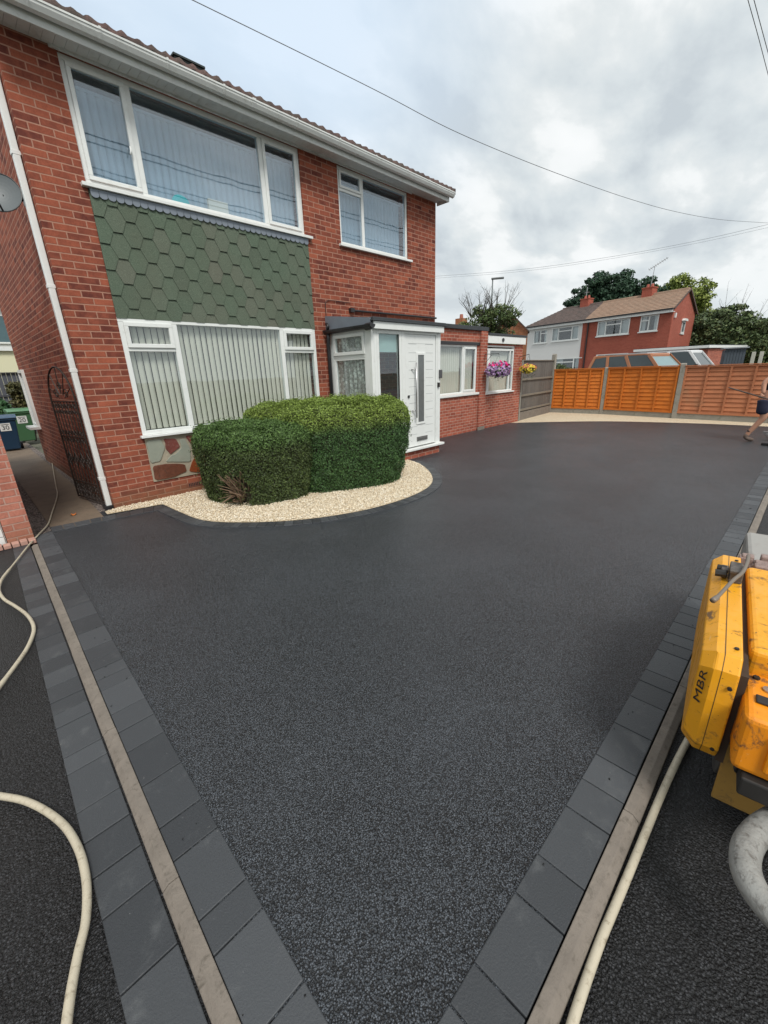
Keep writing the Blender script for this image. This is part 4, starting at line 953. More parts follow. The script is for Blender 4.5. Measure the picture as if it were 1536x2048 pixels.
def overlap_panel(name, a, b, z0, z1, mat_, label, nb=11, battens=3, seed=0, rail=(.0, 0)):
    rr_ = random.Random(seed); a, b = Vector((*a, 0)), Vector((*b, 0)); d = (b-a).normalized(); nr = Vector((-d.y, d.x, 0)); L = (b-a).length
    if nr.x > 0: nr = -nr     # towards the camera side
    t = thing(name, label, 'fence panel', tuple((a+b)/2+Vector((0, 0, z0))), 'orange fence panels')
    m = M(); hgt = (z1-z0-.05)/nb; K = 14
    for i in range(nb):
        zb = z0+i*hgt; off = [rr_.uniform(-.006, .006) for _ in range(K+1)]; sm_ = [sum(off[max(0, j-1):j+2])/3*1.4 for j in range(K+1)]
        for j in range(K):
            s0, s1 = L*j/K, L*(j+1)/K
            p = lambda s, o, z: tuple(a+d*s+nr*o+Vector((0, 0, z)))
            n0 = len(m.v)
            m.v += [p(s0, .030, zb+sm_[j]), p(s1, .030, zb+sm_[j+1]), p(s1, .004, zb+hgt*1.15), p(s0, .004, zb+hgt*1.15), p(s0, .008, zb+sm_[j]), p(s1, .008, zb+sm_[j+1])]
            m.f += [(n0, n0+1, n0+2, n0+3), (n0, n0+4, n0+5, n0+1)]
    sub(t, 'boards', m, mat_, fix=False)
    q = M()
    for i in range(battens+2):
        s = .03+(L-.06)*i/(battens+1); wdt = .035 if 0 < i < battens+1 else .04
        q.obox(a+d*s+nr*.046+Vector((0, 0, (z0+z1)/2)), d, nr, (0, 0, 1), wdt/2+.005, .012, (z1-z0)/2-.001)
    sub(t, 'battens', q, mat_)
    q = M(); q.obox(a+d*L/2+nr*.03+Vector((0, 0, z1+.008)), d, nr, (0, 0, 1), L/2+.01, .045, .010); sub(t, 'capping', q, mat_)
    for z_ in (z1-.03, z0+.025): q = M().obox(a+d*L/2+nr*.049+Vector((0, 0, z_)), d, nr, (0, 0, 1), L/2, .01, .022); sub(t, 'rail', q, mat_)
    g_ = M(); g_.obox(a+d*L/2+nr*.02+Vector((0, 0, z0/2-.02)), d, nr, (0, 0, 1), L/2, .022, z0/2+.018); sub(t, 'gravel_board', g_, CONCP)
    return t
def post(p, z1, label, w_=.058, group='concrete fence posts'):
    m = M(); m.box(p[0]-w_, p[0]+w_, p[1]-w_, p[1]+w_, -.1, z1-.03); m.prism([(-w_, -.03), (w_, -.03), (w_*.4, 0), (-w_*.4, 0)], w_*2, (p[0], p[1]-w_, z1), (1, 0, 0), (0, 0, 1), (0, 1, 0))
    return props(ob('fence_post', m, CONCP, bevel=.006), label, 'fence post', group)
FP = [(15.93, 6.76), (16.0, 4.92), (15.62, 2.68), (15.33, .34), (15.1, -2.0)]
def seg(a, b, g=.07):
    a, b = Vector(a), Vector(b); d = (b-a).normalized()*g; return tuple(a+d), tuple(b-d)
overlap_panel('wooden_fence', *seg(FP[0], FP[1]), .15, 1.525, ORW, 'bright orange overlap panel next to the grey fence', seed=1)
overlap_panel('wooden_fence', *seg(FP[1], FP[2]), .15, 1.535, ORW, 'bright orange overlap panel between two concrete posts, its top corner weathered grey', seed=2)
overlap_panel('wooden_fence', *seg(FP[2], FP[3]), .15, 1.525, ORW2, 'faded salmon orange overlap panel behind the worker', seed=3)
overlap_panel('wooden_fence', *seg(FP[3], FP[4]), .15, 1.50, ORW2, 'faded orange overlap panel at the right edge of the photo', seed=4)
post(FP[0], 2.08, 'tallest concrete post, where the grey and orange fences meet', .065)
post(FP[1], 1.56, 'concrete post between the two bright orange panels')
post(FP[2], 1.61, 'concrete post between the bright orange and the faded panel', .066)
post(FP[3], 1.58, 'concrete post hidden beyond the worker')
gf_ = thing('grey_fence', 'weathered grey boarded fence panel with concrete base beside the extension', 'fence panel', (14.3, 6.6, 0))
ga, gb = Vector((12.84, 6.52, 0)), Vector((15.86, 6.76, 0)); gdr = (gb-ga).normalized(); gn = Vector((gdr.y, -gdr.x, 0)); gl = (gb-ga).length
q = M(); s = 0; rq = random.Random(9)
while s < gl-.01:
    e = min(s+.095, gl); q.obox(ga+gdr*((s+e)/2)+gn*rq.uniform(0, .006)+Vector((0, 0, 1.05)), gdr, gn, (0, 0, 1), (e-s)/2+.004, .006, .80); s = e
sub(gf_, 'boards', q, GRW)
for z in (.32, .78, 1.28):
    q = M().obox(ga+gdr*gl/2+gn*.035+Vector((0, 0, z)), gdr, gn, (0, 0, 1), gl/2, .022, .030); sub(gf_, 'rail', q, GRR)
q = M().obox(ga+gdr*gl/2+gn*.01+Vector((0, 0, 1.86)), gdr, gn, (0, 0, 1), gl/2, .04, .012)
sub(gf_, 'capping', q, GRR)
q = M().obox(ga+gdr*gl/2+gn*.03+Vector((0, 0, .12)), gdr, gn, (0, 0, 1), gl/2, .025, .13); sub(gf_, 'gravel_board', q, CONC)
post((12.80, 6.44), 1.86, 'slim concrete post between the extension and the grey fence', .035)

# ------------------------------------------------------------------ the pair of houses beyond the fence (own rotated frame)
FH = Vector((35.93, 7.35, 0)); FANG = math.atan2(-.971, -.238)
def lob(parent, name, m, mat, **kw): return ob(name, m, mat, parent, **kw)
SK = -.208
TAN = tilemat('tan_tile', (.30, .19, .13), (.38, .25, .175), (.24, .18, .13))
DKT = tilemat('dark_tile', (.105, .075, .065), (.17, .12, .105), (.07, .065, .06))
RENDER = plain('white_render', (.70, .70, .68), .85, .05, .6)
CURT = plain('curtain', (.40, .42, .42), .9, .25, 2.5)
def farwin(par, x0, x1, z0, z1, divs, top, y=0.0, axis=0):
    t = thing('window', None, None); t.parent = par
    m = M(); framed(m, x0, x1, z0, z1, y-.03, .08, .07)
    for d in divs: m.box(x0+(x1-x0)*d-.04, x0+(x1-x0)*d+.04, y-.029, y+.049, z0+.07, z1-.07)
    if top: m.box(x0+(x1-x0)*top[0]+.04, x0+(x1-x0)*top[1]-.04, y-.028, y+.048, z1-.36, z1-.28)
    lob(t, 'frame', m, UPVC); lob(t, 'pane', M().box(x0+.06, x1-.06, y+.01, y+.014, z0+.06, z1-.06), GLASS)
    lob(t, 'sill', M().box(x0-.06, x1+.06, y-.10, y+.0, z0-.07, z0-.001), UPVC)
    c = M(); w_ = (x1-x0)*.26; c.box(x0+.05, x0+w_, y+.12, y+.14, z0, z1); c.box(x1-w_, x1-.05, y+.12, y+.14, z0, z1); lob(t, 'curtain', c, CURT)
    return t
def farhouse(name, label, xa, xb, wmat, rmat, hip, wins, chim):
    t = thing(name, label, 'house', FH); t.rotation_euler = (0, 0, FANG)
    m = M(); D = 6.1
    wallgrid(m, xa, xb, -.1, 5.05, [w[:4] for w in wins], lambda u, z, d: (u, d, z), .2)
    for x, sg in ((xa, 1), (xb, -1)):
        if hip and x == xa: m.prism([(.2, -.1), (D, -.1), (D, 5.05), (.2, 5.05)], .2*sg, (x+SK*0, 0, 0), (SK, 1, 0), (0, 0, 1), (1, 0, 0))
        else: m.prism([(.2, -.1), (D, -.1), (D, 5.12), (D/2, 6.42), (.2, 5.12)], .2*sg, (x, 0, 0), (SK, 1, 0), (0, 0, 1), (1, 0, 0))
    m.quad((xa+SK*D, D, -.1), (xb+SK*D, D, -.1), (xb+SK*D, D, 5.05), (xa+SK*D, D, 5.05))
    lob(t, 'wall', m, wmat, fix=False)
    lob(t, 'interior', M().box(xa+.3, xb-.7, 2.0, 2.05, 0, 5), DARK)
    # roof: courses as small steps
    r = M(); n = 12
    for side in (0, 1):
        for i in range(n):
            f0, f1 = i/n, (i+1)/n
            y0, y1 = (-.32+(D/2+.32)*f0, -.32+(D/2+.32)*f1) if not side else (D+.32-(D/2+.32)*f0, D+.32-(D/2+.32)*f1)
            z0, z1 = 5.10+(6.60-5.10)*f0, 5.10+(6.60-5.10)*f1
            hx = lambda f: (2.3*f if hip else 0)
            ea = -.25 if hip else 0; eb = .12 if xb == 0 else 0
            r.quad((xa+ea+hx(f0)+SK*y0, y0, z0+.035), (xb+eb+SK*y0, y0, z0+.035), (xb+eb+SK*y1, y1, z1), (xa+ea+hx(f1)+SK*y1, y1, z1))
            r.quad((xa+ea+hx(f0)+SK*y0, y0, z0), (xb+eb+SK*y0, y0, z0), (xb+eb+SK*y0, y0, z0+.035), (xa+ea+hx(f0)+SK*y0, y0, z0+.035))
    if hip: r.quad((xa-.25-SK*.32, -.32, 5.1), (xa-.25+SK*(D+.32), D+.32, 5.1), (xa+2.05+SK*D/2, D/2, 6.6))
    ro = lob(t, 'roof', r, rmat, fix=False)
    lob(ro, 'ridge', M().tube([(xa+(2.0 if hip else 0)+SK*D/2, D/2, 6.58), (xb+SK*D/2, D/2, 6.58)], .11, 8), rmat)
    e = .12 if xb == 0 else 0
    lob(t, 'gutter', M().box(xa-.2*hip, xb+e, -.42, -.33, 5.02, 5.12), BLACKP); lob(t, 'fascia', M().box(xa-.2*hip, xb+e, -.325, -.29, 4.86, 5.10).box(xa-.2*hip, xb+e, -.289, -.001, 4.88, 4.91), UPVC)
    for w in wins: farwin(t, *w)
    if chim:
        cx = chim; cm = M().box(cx-.38, cx+.38, D/2-.35, D/2+.35, 6.2, 7.05).box(cx-.42, cx+.42, D/2-.39, D/2+.39, 7.0501, 7.12); c = lob(ro, 'chimney', cm, BRICK3)
        for k in (-.16, .16): lob(c, 'chimney_pot', M().tube([(cx+k, D/2, 7.12), (cx+k, D/2, 7.36)], [.11, .09], 10), plain('pot', (.38, .11, .08), .8))
    return t
rh = farhouse('brick_house', 'red brick house with tan tiled roof and gable end beyond the orange fence', -6.4, 0, BRICK3, TAN, False,
    [(-5.36, -2.84, 3.77, 4.85, (.27, .74), (.27, .74)), (-2.08, -.85, 3.80, 4.85, (.48,), (0, .48)), (-5.16, -2.64, 1.2, 2.41, (.27, .74), (.27, .74))], -3.4)
wh = farhouse('white_house', 'white rendered house with dark brown hipped roof beyond the grey fence', -12.25, -6.4, RENDER, DKT, True,
    [(-11.45, -10.02, 3.66, 4.76, (.52,), (.52, 1)), (-9.53, -6.95, 3.70, 4.78, (.25, .75), (.25, .75)), (-8.94, -6.40, 1.2, 2.28, (.7,), (0, .7))], -8.6)
lob(rh, 'party_pipe', M().tube([(-6.15, -.06, 5.0), (-6.15, -.06, 0)], .05, 8), BLACKP); lob(rh, 'party_pier', M().box(-6.65, -6.30, -.03, -.001, 0, 4.88), BRICK3)
# gable window (on the skewed end wall)
gw = thing('window', None, None); gw.parent = rh
gm = M(); 
def ep(y, z, o=.0): return (SK*y+o, y, z)
for y0, y1, z0, z1 in ((2.7, 2.78, 3.65, 4.45), (3.45, 3.53, 3.65, 4.45), (2.78, 3.45, 3.65, 3.73), (2.78, 3.45, 4.37, 4.45), (2.6, 3.63, 3.57, 3.645)):
    gm.prism([(y0, z0), (y1, z0), (y1, z1), (y0, z1)], .06, (.004, 0, 0), (SK, 1, 0), (0, 0, 1), (1, 0, 0))
lob(gw, 'frame', gm, UPVC); lob(gw, 'pane', M().prism([(2.78, 3.73), (3.45, 3.73), (3.45, 4.37), (2.78, 4.37)], .02, (.004, 0, 0), (SK, 1, 0), (0, 0, 1), (1, 0, 0)), plain('dark_pane', (.10, .13, .14), .1))
lob(gw, 'canopy', M().prism([(2.55, 4.47), (3.68, 4.47), (3.5, 4.62), (2.75, 4.62)], .18, (.004, 0, 0), (SK, 1, 0), (0, 0, 1), (1, 0, 0)), UPVC)
lob(rh, 'alarm_box', M().prism([(.35, 4.55), (.60, 4.55), (.60, 4.85), (.35, 4.85)], .10, (.004, 0, 0), (SK, 1, 0), (0, 0, 1), (1, 0, 0)), UPVC)
lob(rh, 'barge_board', M().prism([(-.34, 5.0), (-.34, 5.14), (3.05, 6.64), (6.44, 5.14), (6.44, 5.0), (3.05, 6.50)], .03, (.125, 0, 0), (SK, 1, 0), (0, 0, 1), (1, 0, 0)), plain('barge_dark', (.09, .06, .05), .8))
def aerial(name, label, x, z0, z1, tilt):
    t = thing(name, label, 'aerial', FH); t.rotation_euler = (0, 0, FANG); y = 3.05
    lob(t, 'mast', M().tube([(x+SK*y, y, z0), (x+SK*y+.1, y, z1)], .022, 6), GREYMET)
    m = M(); a = Vector((x+SK*y+.1, y, z1)); d = Vector(tilt); m.tube([a-d*.5, a+d*1.0], .018, 6)
    for i in range(9): q = a+d*(-.45+i*.17); m.tube([q+Vector((.0, -.16, .06)), q+Vector((0, .16, -.06))], .010, 4)
    lob(t, 'boom', m, GREYMET)
aerial('tv_aerial', 'tall television aerial on a mast above the tan roof chimney', -2.75, 6.9, 8.55, (.85, 0, .38))
t_ = thing('tv_aerial', 'thin bare aerial mast beside the white house chimney', 'aerial', FH); t_.rotation_euler = (0, 0, FANG)
lob(t_, 'mast', M().tube([(-8.1+SK*3.05, 3.05, 6.6), (-8.05+SK*3.05, 3.05, 8.0)], .025, 6).tube([(-8.35+SK*3.05, 3.05, 7.6), (-7.8+SK*3.05, 3.05, 7.6)], .012, 4), GREYMET)
# garage with flat roof and canopy
ga_ = thing('garage', 'flat roofed brick garage with white door joined to the red brick house', 'garage', FH); ga_.rotation_euler = (0, 0, FANG)
m = M(); m.box(2.35, 2.55, -.05, 6.4, -.1, 2.40); m.box(2.05, 2.349, -.05, .2, -.1, 2.40); m.box(.02, .25, -.05, .2, -.1, 2.40); m.box(.02, 2.349, 6.2, 6.4, -.1, 2.40); lob(ga_, 'wall', m, BRICK2)
m = M().box(.25, 2.05, .0, .04, 0, 2.25)
for i in range(9): m.box(.26, 2.04, -.012, -.001, .08+i*.24, .26+i*.24)
lob(ga_, 'garage_door', m, UPVC)
lob(ga_, 'roof', M().box(-2.1, 2.70, -.35, -.03, 2.44, 2.60).box(.02, 2.70, -.029, 6.6, 2.44, 2.60), UPVC, bevel=.01); lob(ga_, 'roof_felt', M().box(-2.05, 2.66, -.33, -.05, 2.601, 2.63).box(.03, 2.66, -.049, 6.55, 2.601, 2.64), FELT)
lob(ga_, 'porch_screen', M().box(-1.9, -.1, -.28, -.24, 0, 2.40), CURT)
# grey shed and two posts beyond the garage
a_, b_ = G(1457, 697, 2.12), G(1480, 699, 2.12)
sh = thing('shed', 'blue grey boarded shed beyond the garage', 'shed', (30, 3, 0)); m = M(); d = Vector((.2, -1, 0)).normalized(); n_ = Vector((1, .2, 0)).normalized(); s0 = Vector((31.5, 3.55, 0))
for i in range(7): m.obox(s0+d*(.06+i*.13)+Vector((0, 0, 1.12)), d, n_, (0, 0, 1), .058, .02+.006*(i % 2), 1.12)
m.obox(s0+d*.45+n_*.85+Vector((0, 0, 1.1)), d, n_, (0, 0, 1), .46, .8, 1.1)
sub(sh, 'walls', m, plain('shed_paint', (.055, .07, .085), .7, .2)); sub(sh, 'roof', M().obox(s0+d*.45+n_*.8+Vector((0, 0, 2.29)), d, n_, (0, 0, 1), .56, .95, .03), plain('shed_roof', (.25, .27, .28), .6))
for k, x in enumerate((1484, 1492)):
    p = G(x, 709, 2.0); p = Vector((30.5, 2.22-.32*k, 0)); props(ob('concrete_post', M().box(p.x-.07, p.x+.07, p.y-.08, p.y+.08, -.05, 2.02), plain('pale_post', (.42, .41, .35), .9), bevel=.01), ('pale concrete post nearest the blue grey shed', 'pale concrete post in front of the dark shrubbery, right of its twin')[k], 'post', 'pale posts by the shed')

# ------------------------------------------------------------------ vehicles
def car(name, label, cat, loc, ang, paint, h=1.85, L=4.6, W=1.9, glass=None):
    t = thing(name, label, cat, loc); t.rotation_euler = (0, 0, ang); k = h/1.85
    gl = plain('car_glass', (.04, .055, .06), .08, .2)
    prof = [(-L/2, .35), (-L/2+.03, .80*k), (-L/2+.08, 1.08*k), (L/2-1.35, 1.10*k), (L/2-.25, .98*k), (L/2, .78*k), (L/2, .38)]
    low = [(L/2, .38)]
    for cx in (L/2-.85, -L/2+.85):
        low += [(cx+math.cos(a)*.42, .36+math.sin(a)*.40) for a in [math.pi*i/8 for i in range(9)]]
    poly = prof+low[1:]
    m = M().prism(poly, W, (0, -W/2, 0), (1, 0, 0), (0, 0, 1), (0, 1, 0)); lob(t, 'body', m, paint, bevel=.05, seg=3)
    # cabin: tapered ring frame
    zb, zt_ = 1.09*k, h; xb0, xb1, xt0, xt1 = -L/2+.10, L/2-1.25, -L/2+.32, L/2-1.95; wb, wt = W/2-.04, W/2-.22
    B = [(xb0, -wb, zb), (xb1, -wb, zb), (xb1, wb, zb), (xb0, wb, zb)]; T_ = [(xt0, -wt, zt_-.06), (xt1, -wt, zt_-.06), (xt1, wt, zt_-.06), (xt0, wt, zt_-.06)]
    g_ = M()
    for i in range(4): g_.quad(B[i], B[(i+1) % 4], T_[(i+1) % 4], T_[i])
    lob(t, 'windows', g_, gl)
    if glass:
        ws = M(); o_ = Vector((.006, 0, .004)); a4 = [Vector(B[1]), Vector(B[2]), Vector(T_[2]), Vector(T_[1])]; cc_ = sum(a4, Vector())/4; ws.quad(*[tuple(cc_+(q-cc_)*.96+o_) for q in a4]); lob(t, 'windscreen', ws, glass)
    f_ = M()
    P3 = lambda a, b, s: Vector(a).lerp(Vector(b), s)
    for sgn in (-1, 1):
        for sb, st_ in ((0, 0), (.30, .26), (.64, .60), (1, 1)):
            a = Vector((xb0+(xb1-xb0)*sb, sgn*(wb+.004), zb)); b = Vector((xt0+(xt1-xt0)*st_, sgn*(wt+.004), zt_-.05)); lob(t, 'pillar', M().bar(a, b, .13, .035, (0, sgn, 0)), paint, bevel=.01)
    rp = [(xt0-.06, -wt-.02), (xt1+.08, -wt+.06), (xt1+.08, wt-.06), (xt0-.06, wt+.02)]
    lob(t, 'roof', M().prism(rp, .17, (0, 0, zt_-.165)), paint, bevel=.055, seg=4)
    for sgn in (-1, 1):
        lob(t, 'mirror', M().box(xb1-.28, xb1-.16, sgn*(W/2+.02)-.09, sgn*(W/2+.02)+.09, zb, zb+.2), BLACKP, bevel=.02); lob(t, 'roof_rail', M().tube([(xt0+.1, sgn*(wt-.03), zt_+.03), (xt1-.1, sgn*(wt-.03), zt_+.03)], .018, 6), GREYMET)
        for cx in (L/2-.85, -L/2+.85):
            w_ = lob(t, 'wheel', M().tube([(cx, sgn*(W/2-.24), .35), (cx, sgn*(W/2-.01), .35)], .35, 22), BLACKP, bevel=.02); lob(w_, 'rim', M().tube([(cx, sgn*(W/2-.02), .35), (cx, sgn*(W/2+.004), .35)], .21, 18), GREYMET)
    lob(t, 'headlight', M().box(L/2-.06, L/2+.012, -W/2+.08, -W/2+.42, .72*k, .88*k), UPVC, bevel=.02); lob(t, 'headlight', M().box(L/2-.06, L/2+.012, W/2-.42, W/2-.08, .72*k, .88*k), UPVC, bevel=.02)
    return t
BRZ = plain('bronze_paint', (.36, .13, .045), .3, .05, coat=.5)
TEALG = plain('tinted_screen', (.20, .29, .30), .05, .1)
car('parked_car', 'bronze orange estate car parked just beyond the orange fence', 'car', (21.3, 4.95, .16), R(-107), BRZ, 1.86, 4.7, 1.9, TEALG)
car('parked_van', 'white four by four with dark windows parked in front of the garage', 'van', (28.4, 4.9, .05), R(-100), plain('white_paint', (.72, .73, .73), .3, .04, coat=.4), 2.15, 4.8, 1.95)

# ------------------------------------------------------------------ trees
def tree(name, label, loc, blobs, n, leaf, stops, trunk_h, trunk_r, cat='tree', group=None, droop=0.0, twigs=0, clumps=26, seed=0):
    """blobs: list of (dx, dy, z, rx, ry, rz)"""
    t = thing(name, label, cat, loc, group); L = Vector(loc); r_ = np.random.default_rng(seed+5)
    tr = M(); rr_ = random.Random(seed)
    tr.tube([(L.x, L.y, L.z-.1), (L.x+.1, L.y, L.z+trunk_h*.5), (L.x, L.y+.1, L.z+trunk_h)], [trunk_r, trunk_r*.8, trunk_r*.5], 10)
    for b in blobs:
        c = Vector((L.x+b[0], L.y+b[1], L.z+b[2]))
        tr.tube([(L.x, L.y, L.z+trunk_h*.6), tuple(c.lerp(Vector((L.x, L.y, L.z+trunk_h)), .4)), tuple(c)], [trunk_r*.5, trunk_r*.3, trunk_r*.1], 7)
    sub(t, 'trunk', tr, TWIG)
    if twigs:
        tw = M()
        for i in range(twigs):
            b = rr_.choice(blobs); a = rr_.uniform(0, 6.28); s = Vector((L.x+b[0]+math.cos(a)*b[3]*.4, L.y+b[1]+math.sin(a)*b[4]*.4, L.z+b[2]+b[5]*.5)); e = s+Vector((math.cos(a)*b[3]*.9*rr_.random(), math.sin(a)*b[4]*.9*rr_.random(), b[5]*rr_.uniform(.7, 1.35)))
            mid = (s+e)/2+Vector((rr_.uniform(-.05, .05), rr_.uniform(-.05, .05), .05)); tw.tube([s, mid, e], [.014, .009, .004], 4)
            for _ in range(3): q = mid.lerp(e, rr_.random()); tw.tube([q, q+Vector((rr_.uniform(-.2, .2), rr_.uniform(-.2, .2), rr_.uniform(.05, .3)))], [.005, .002], 3)
        sub(t, 'twigs', tw, TWIG)
    vol = np.array([b[3]*b[4]*b[5] for b in blobs])**.7; vol /= vol.sum(); Cs = []; Ns = []
    for b, f in zip(blobs, vol):
        k = max(4, int(clumps*len(blobs)*f)); d = r_.normal(0, 1, (k, 3)); d /= np.linalg.norm(d, axis=1)[:, None]; rad = np.array(b[3:6])
        cc = d*rad*r_.uniform(.55, 1.0, (k, 1)); m_ = int(n*f/k)
        for q in range(k):
            sz = rad.mean()*r_.uniform(.18, .42); p = r_.normal(0, 1, (m_, 3)); p /= np.linalg.norm(p, axis=1)[:, None]; p *= (r_.uniform(0, 1, (m_, 1))**.4)*sz*np.array([1.15, 1.15, .7])
            p[:, 2] -= droop*np.abs(p[:, 0]+p[:, 1])*.3
            Cs.append(cc[q]+p+np.array([b[0], b[1], b[2]])); Ns.append(p/ (np.linalg.norm(p, axis=1)[:, None]+1e-6)+np.array([0, 0, .5]))
        # inner fill so the middle is not see-through
        m_ = int(n*f*.25); p = r_.normal(0, 1, (m_, 3)); p /= np.linalg.norm(p, axis=1)[:, None]; p *= (r_.uniform(0, 1, (m_, 1))**.33)*rad*.75; Cs.append(p+np.array([b[0], b[1], b[2]])); Ns.append(p)
    Cs = np.concatenate(Cs); Ns = np.concatenate(Ns)
    V, Fq = leafquads(Cs, Ns, r_.uniform(leaf*.6, leaf*1.3, len(Cs)), 1.8, .8)
    npob('crown', V, Fq, leafmat(name+'_leaf', stops), t)
    return t
def pol(azd, D): return D*math.cos(R(azd)), D*math.sin(R(azd))
DKS = [(0, (.012, .026, .017)), (.4, (.024, .055, .032)), (.75, (.038, .080, .042)), (1, (.06, .11, .055))]
x, y = pol(18.6, 56)
tree('conifer', 'dark green conifer rising behind the white house chimney', (x, y, 0), [(0, 1.8, 8.0, 2.0, 2.0, 2.2), (0, 0, 9.2, 1.9, 1.8, 2.3), (0, -1.8, 8.8, 2.0, 1.8, 2.4), (0, 2.9, 6.6, 1.6, 1.6, 2.0), (0, .3, 6.0, 3.0, 3.2, 3)], 26000, .17, DKS, 7, .3, group='trees beyond the houses', seed=1)
x, y = pol(15.6, 56)
tree('conifer', 'dark green conifer directly left of the yellow green tree', (x, y, 0), [(0, .5, 8.7, 1.8, 1.7, 2.1), (0, -1.3, 8.3, 1.6, 1.5, 2.0), (0, 1.8, 8.6, 1.5, 1.4, 2.2), (0, -.5, 6, 2.5, 2.8, 3)], 20000, .17, DKS, 7, .3, group='trees beyond the houses', seed=2)
x, y = pol(11.2, 60)
YG = [(0, (.07, .10, .02)), (.4, (.15, .20, .04)), (.7, (.26, .31, .07)), (1, (.38, .40, .13))]
tree('cypress_tree', 'yellow green tree standing behind the gable end', (x, y, 0), [(0, 1.4, 8.2, 1.9, 1.7, 2.1), (0, .2, 9.1, 1.8, 1.6, 1.9), (0, -1.3, 8.0, 1.9, 1.7, 2.1), (0, -2.3, 6.2, 1.6, 1.5, 2.0), (0, -2.0, 4.6, 2.0, 1.8, 2.0), (0, .3, 6, 2.6, 2.4, 3)], 26000, .16, YG, 7, .3, group='trees beyond the houses', seed=3, droop=.5)
GS = [(0, (.025, .038, .018)), (.4, (.055, .085, .032)), (.7, (.095, .13, .05)), (1, (.17, .18, .075))]
for i, (azd, D, zt_, w_, lab) in enumerate(((8.35, 44, 5.5, 1.5, 'dark leafy tree touching the far gable wall'), (6.6, 44, 5.7, 1.6, 'broad leafy tree rising behind the flat garage roof'), (4.8, 43, 4.9, 1.5, 'leafy tree behind the two pale posts'), (3.2, 42, 4.3, 1.6, 'lower leafy tree at the right edge above the fence'), (1.2, 42, 4.5, 1.8, 'leafy tree beyond the right end of the fence'))):
    x, y = pol(azd, D); s2 = [(p, tuple(c_*(1+.12*i) for c_ in c)) for p, c in GS]
    tree('broadleaf_tree', lab, (x, y, 0), [(0, 0, zt_-1.5, 1.6, w_, 1.6), (0, .7, zt_-2.6, 1.6, w_, 1.5), (0, -.8, zt_-2.5, 1.6, w_, 1.6), (0, 0, 1.7, 1.8, w_+.3, 1.7)], 15000, .13, s2, 2.5, .16, group='leafy trees beyond the garage', seed=10+i, twigs=14)
x, y = pol(30.9, 18.5)
tree('garden_shrub', 'twiggy green shrub rising over the extension roof', (x, y, 0), [(-.2, .45, 3.35, .7, .75, .62), (.15, -.35, 3.45, .7, .8, .70), (0, 0, 2.4, 1.1, 1.2, .9)], 15000, .055, [(0, (.03, .045, .015)), (.4, (.06, .10, .03)), (.75, (.11, .15, .05)), (1, (.20, .20, .08))], 2.6, .09, cat='shrub', seed=21, twigs=70)
tree('climbing_shrub', 'narrow green climbing shrub at the far corner of the extension', (13.45, 7.25, 0), [(0, 0, 2.25, .16, .18, .42), (.05, -.05, 1.8, .13, .15, .3)], 1800, .045, [(0, (.03, .05, .015)), (.5, (.07, .12, .035)), (1, (.14, .20, .06))], 1.9, .03, cat='shrub', seed=22, twigs=8)
# plants on the far side of the fence
tree('low_bush', 'round green bush peeping over the orange fence before the white house', (22.6, 9.15, 0), [(0, 0, 1.25, .5, .5, .55)], 2500, .05, GS, .9, .05, cat='shrub', seed=23)
# old orange brick house behind the shrub
oh = thing('orange_brick_house', 'orange brown brick gable and chimney half hidden by the twiggy shrub', 'house', (22.5, 12, 0))
rd = Vector((.866, .50, 0)); m = M(); m.prism([(10.52, -.1), (12.6, -.1), (12.6, 3.45), (11.45, 4.28), (10.52, 3.45)], 6.0, (21.3, 0, 0), (0, 1, 0), (0, 0, 1), rd); m.box(21.9, 25.5, 14.3, 16.5, -.1, 3.2); sub(oh, 'wall', m, BRICK5)
m = M()
for (y0, z0), (y1, z1) in (((10.38, 3.36), (11.45, 4.33)), ((11.45, 4.33), (12.75, 3.36))): m.quad((21.2, y0, z0), (26.6, y0+3.1, z0), (26.6, y1+3.1, z1), (21.2, y1, z1)).quad((21.2, y0, z0-.06), (21.2, y1, z1-.06), (26.6, y1+3.1, z1-.06), (26.6, y0+3.1, z0-.06)).quad((21.2, y0, z0), (21.2, y1, z1), (21.2, y1, z1-.06), (21.2, y0, z0-.06))
sub(oh, 'roof', m, DKT)
ch = sub(oh, 'chimney', M().box(21.7, 22.2, 14.75, 15.25, 3.0, 4.45), BRICK5); sub(ch, 'chimney_pot', M().tube([(21.95, 15.0, 4.45), (21.95, 15.0, 4.68)], [.11, .09], 10), plain('pot2', (.34, .12, .08), .8))
# street lamp
lp = thing('street_lamp', 'grey street lamp column rising above the twiggy shrub', 'street lamp', (*pol(30.75, 35), 0)); L_ = lp.location
m = M().tube([(L_.x, L_.y, 0), (L_.x, L_.y, 1.4), (L_.x, L_.y, 1.45), (L_.x, L_.y, 7.85)], [.10, .10, .065, .045], 10); sub(lp, 'column', m, plain('lamp_grey', (.22, .25, .25), .5, metal=.4))
hd_ = Vector((.5, -.86, 0)); sub(lp, 'lamp_head', M().obox(L_+hd_*.35+Vector((0, 0, 7.88)), hd_, (hd_.y, -hd_.x, 0), (0, 0, 1), .45, .14, .055), plain('lamp_head_grey', (.12, .13, .13), .5), bevel=.03)

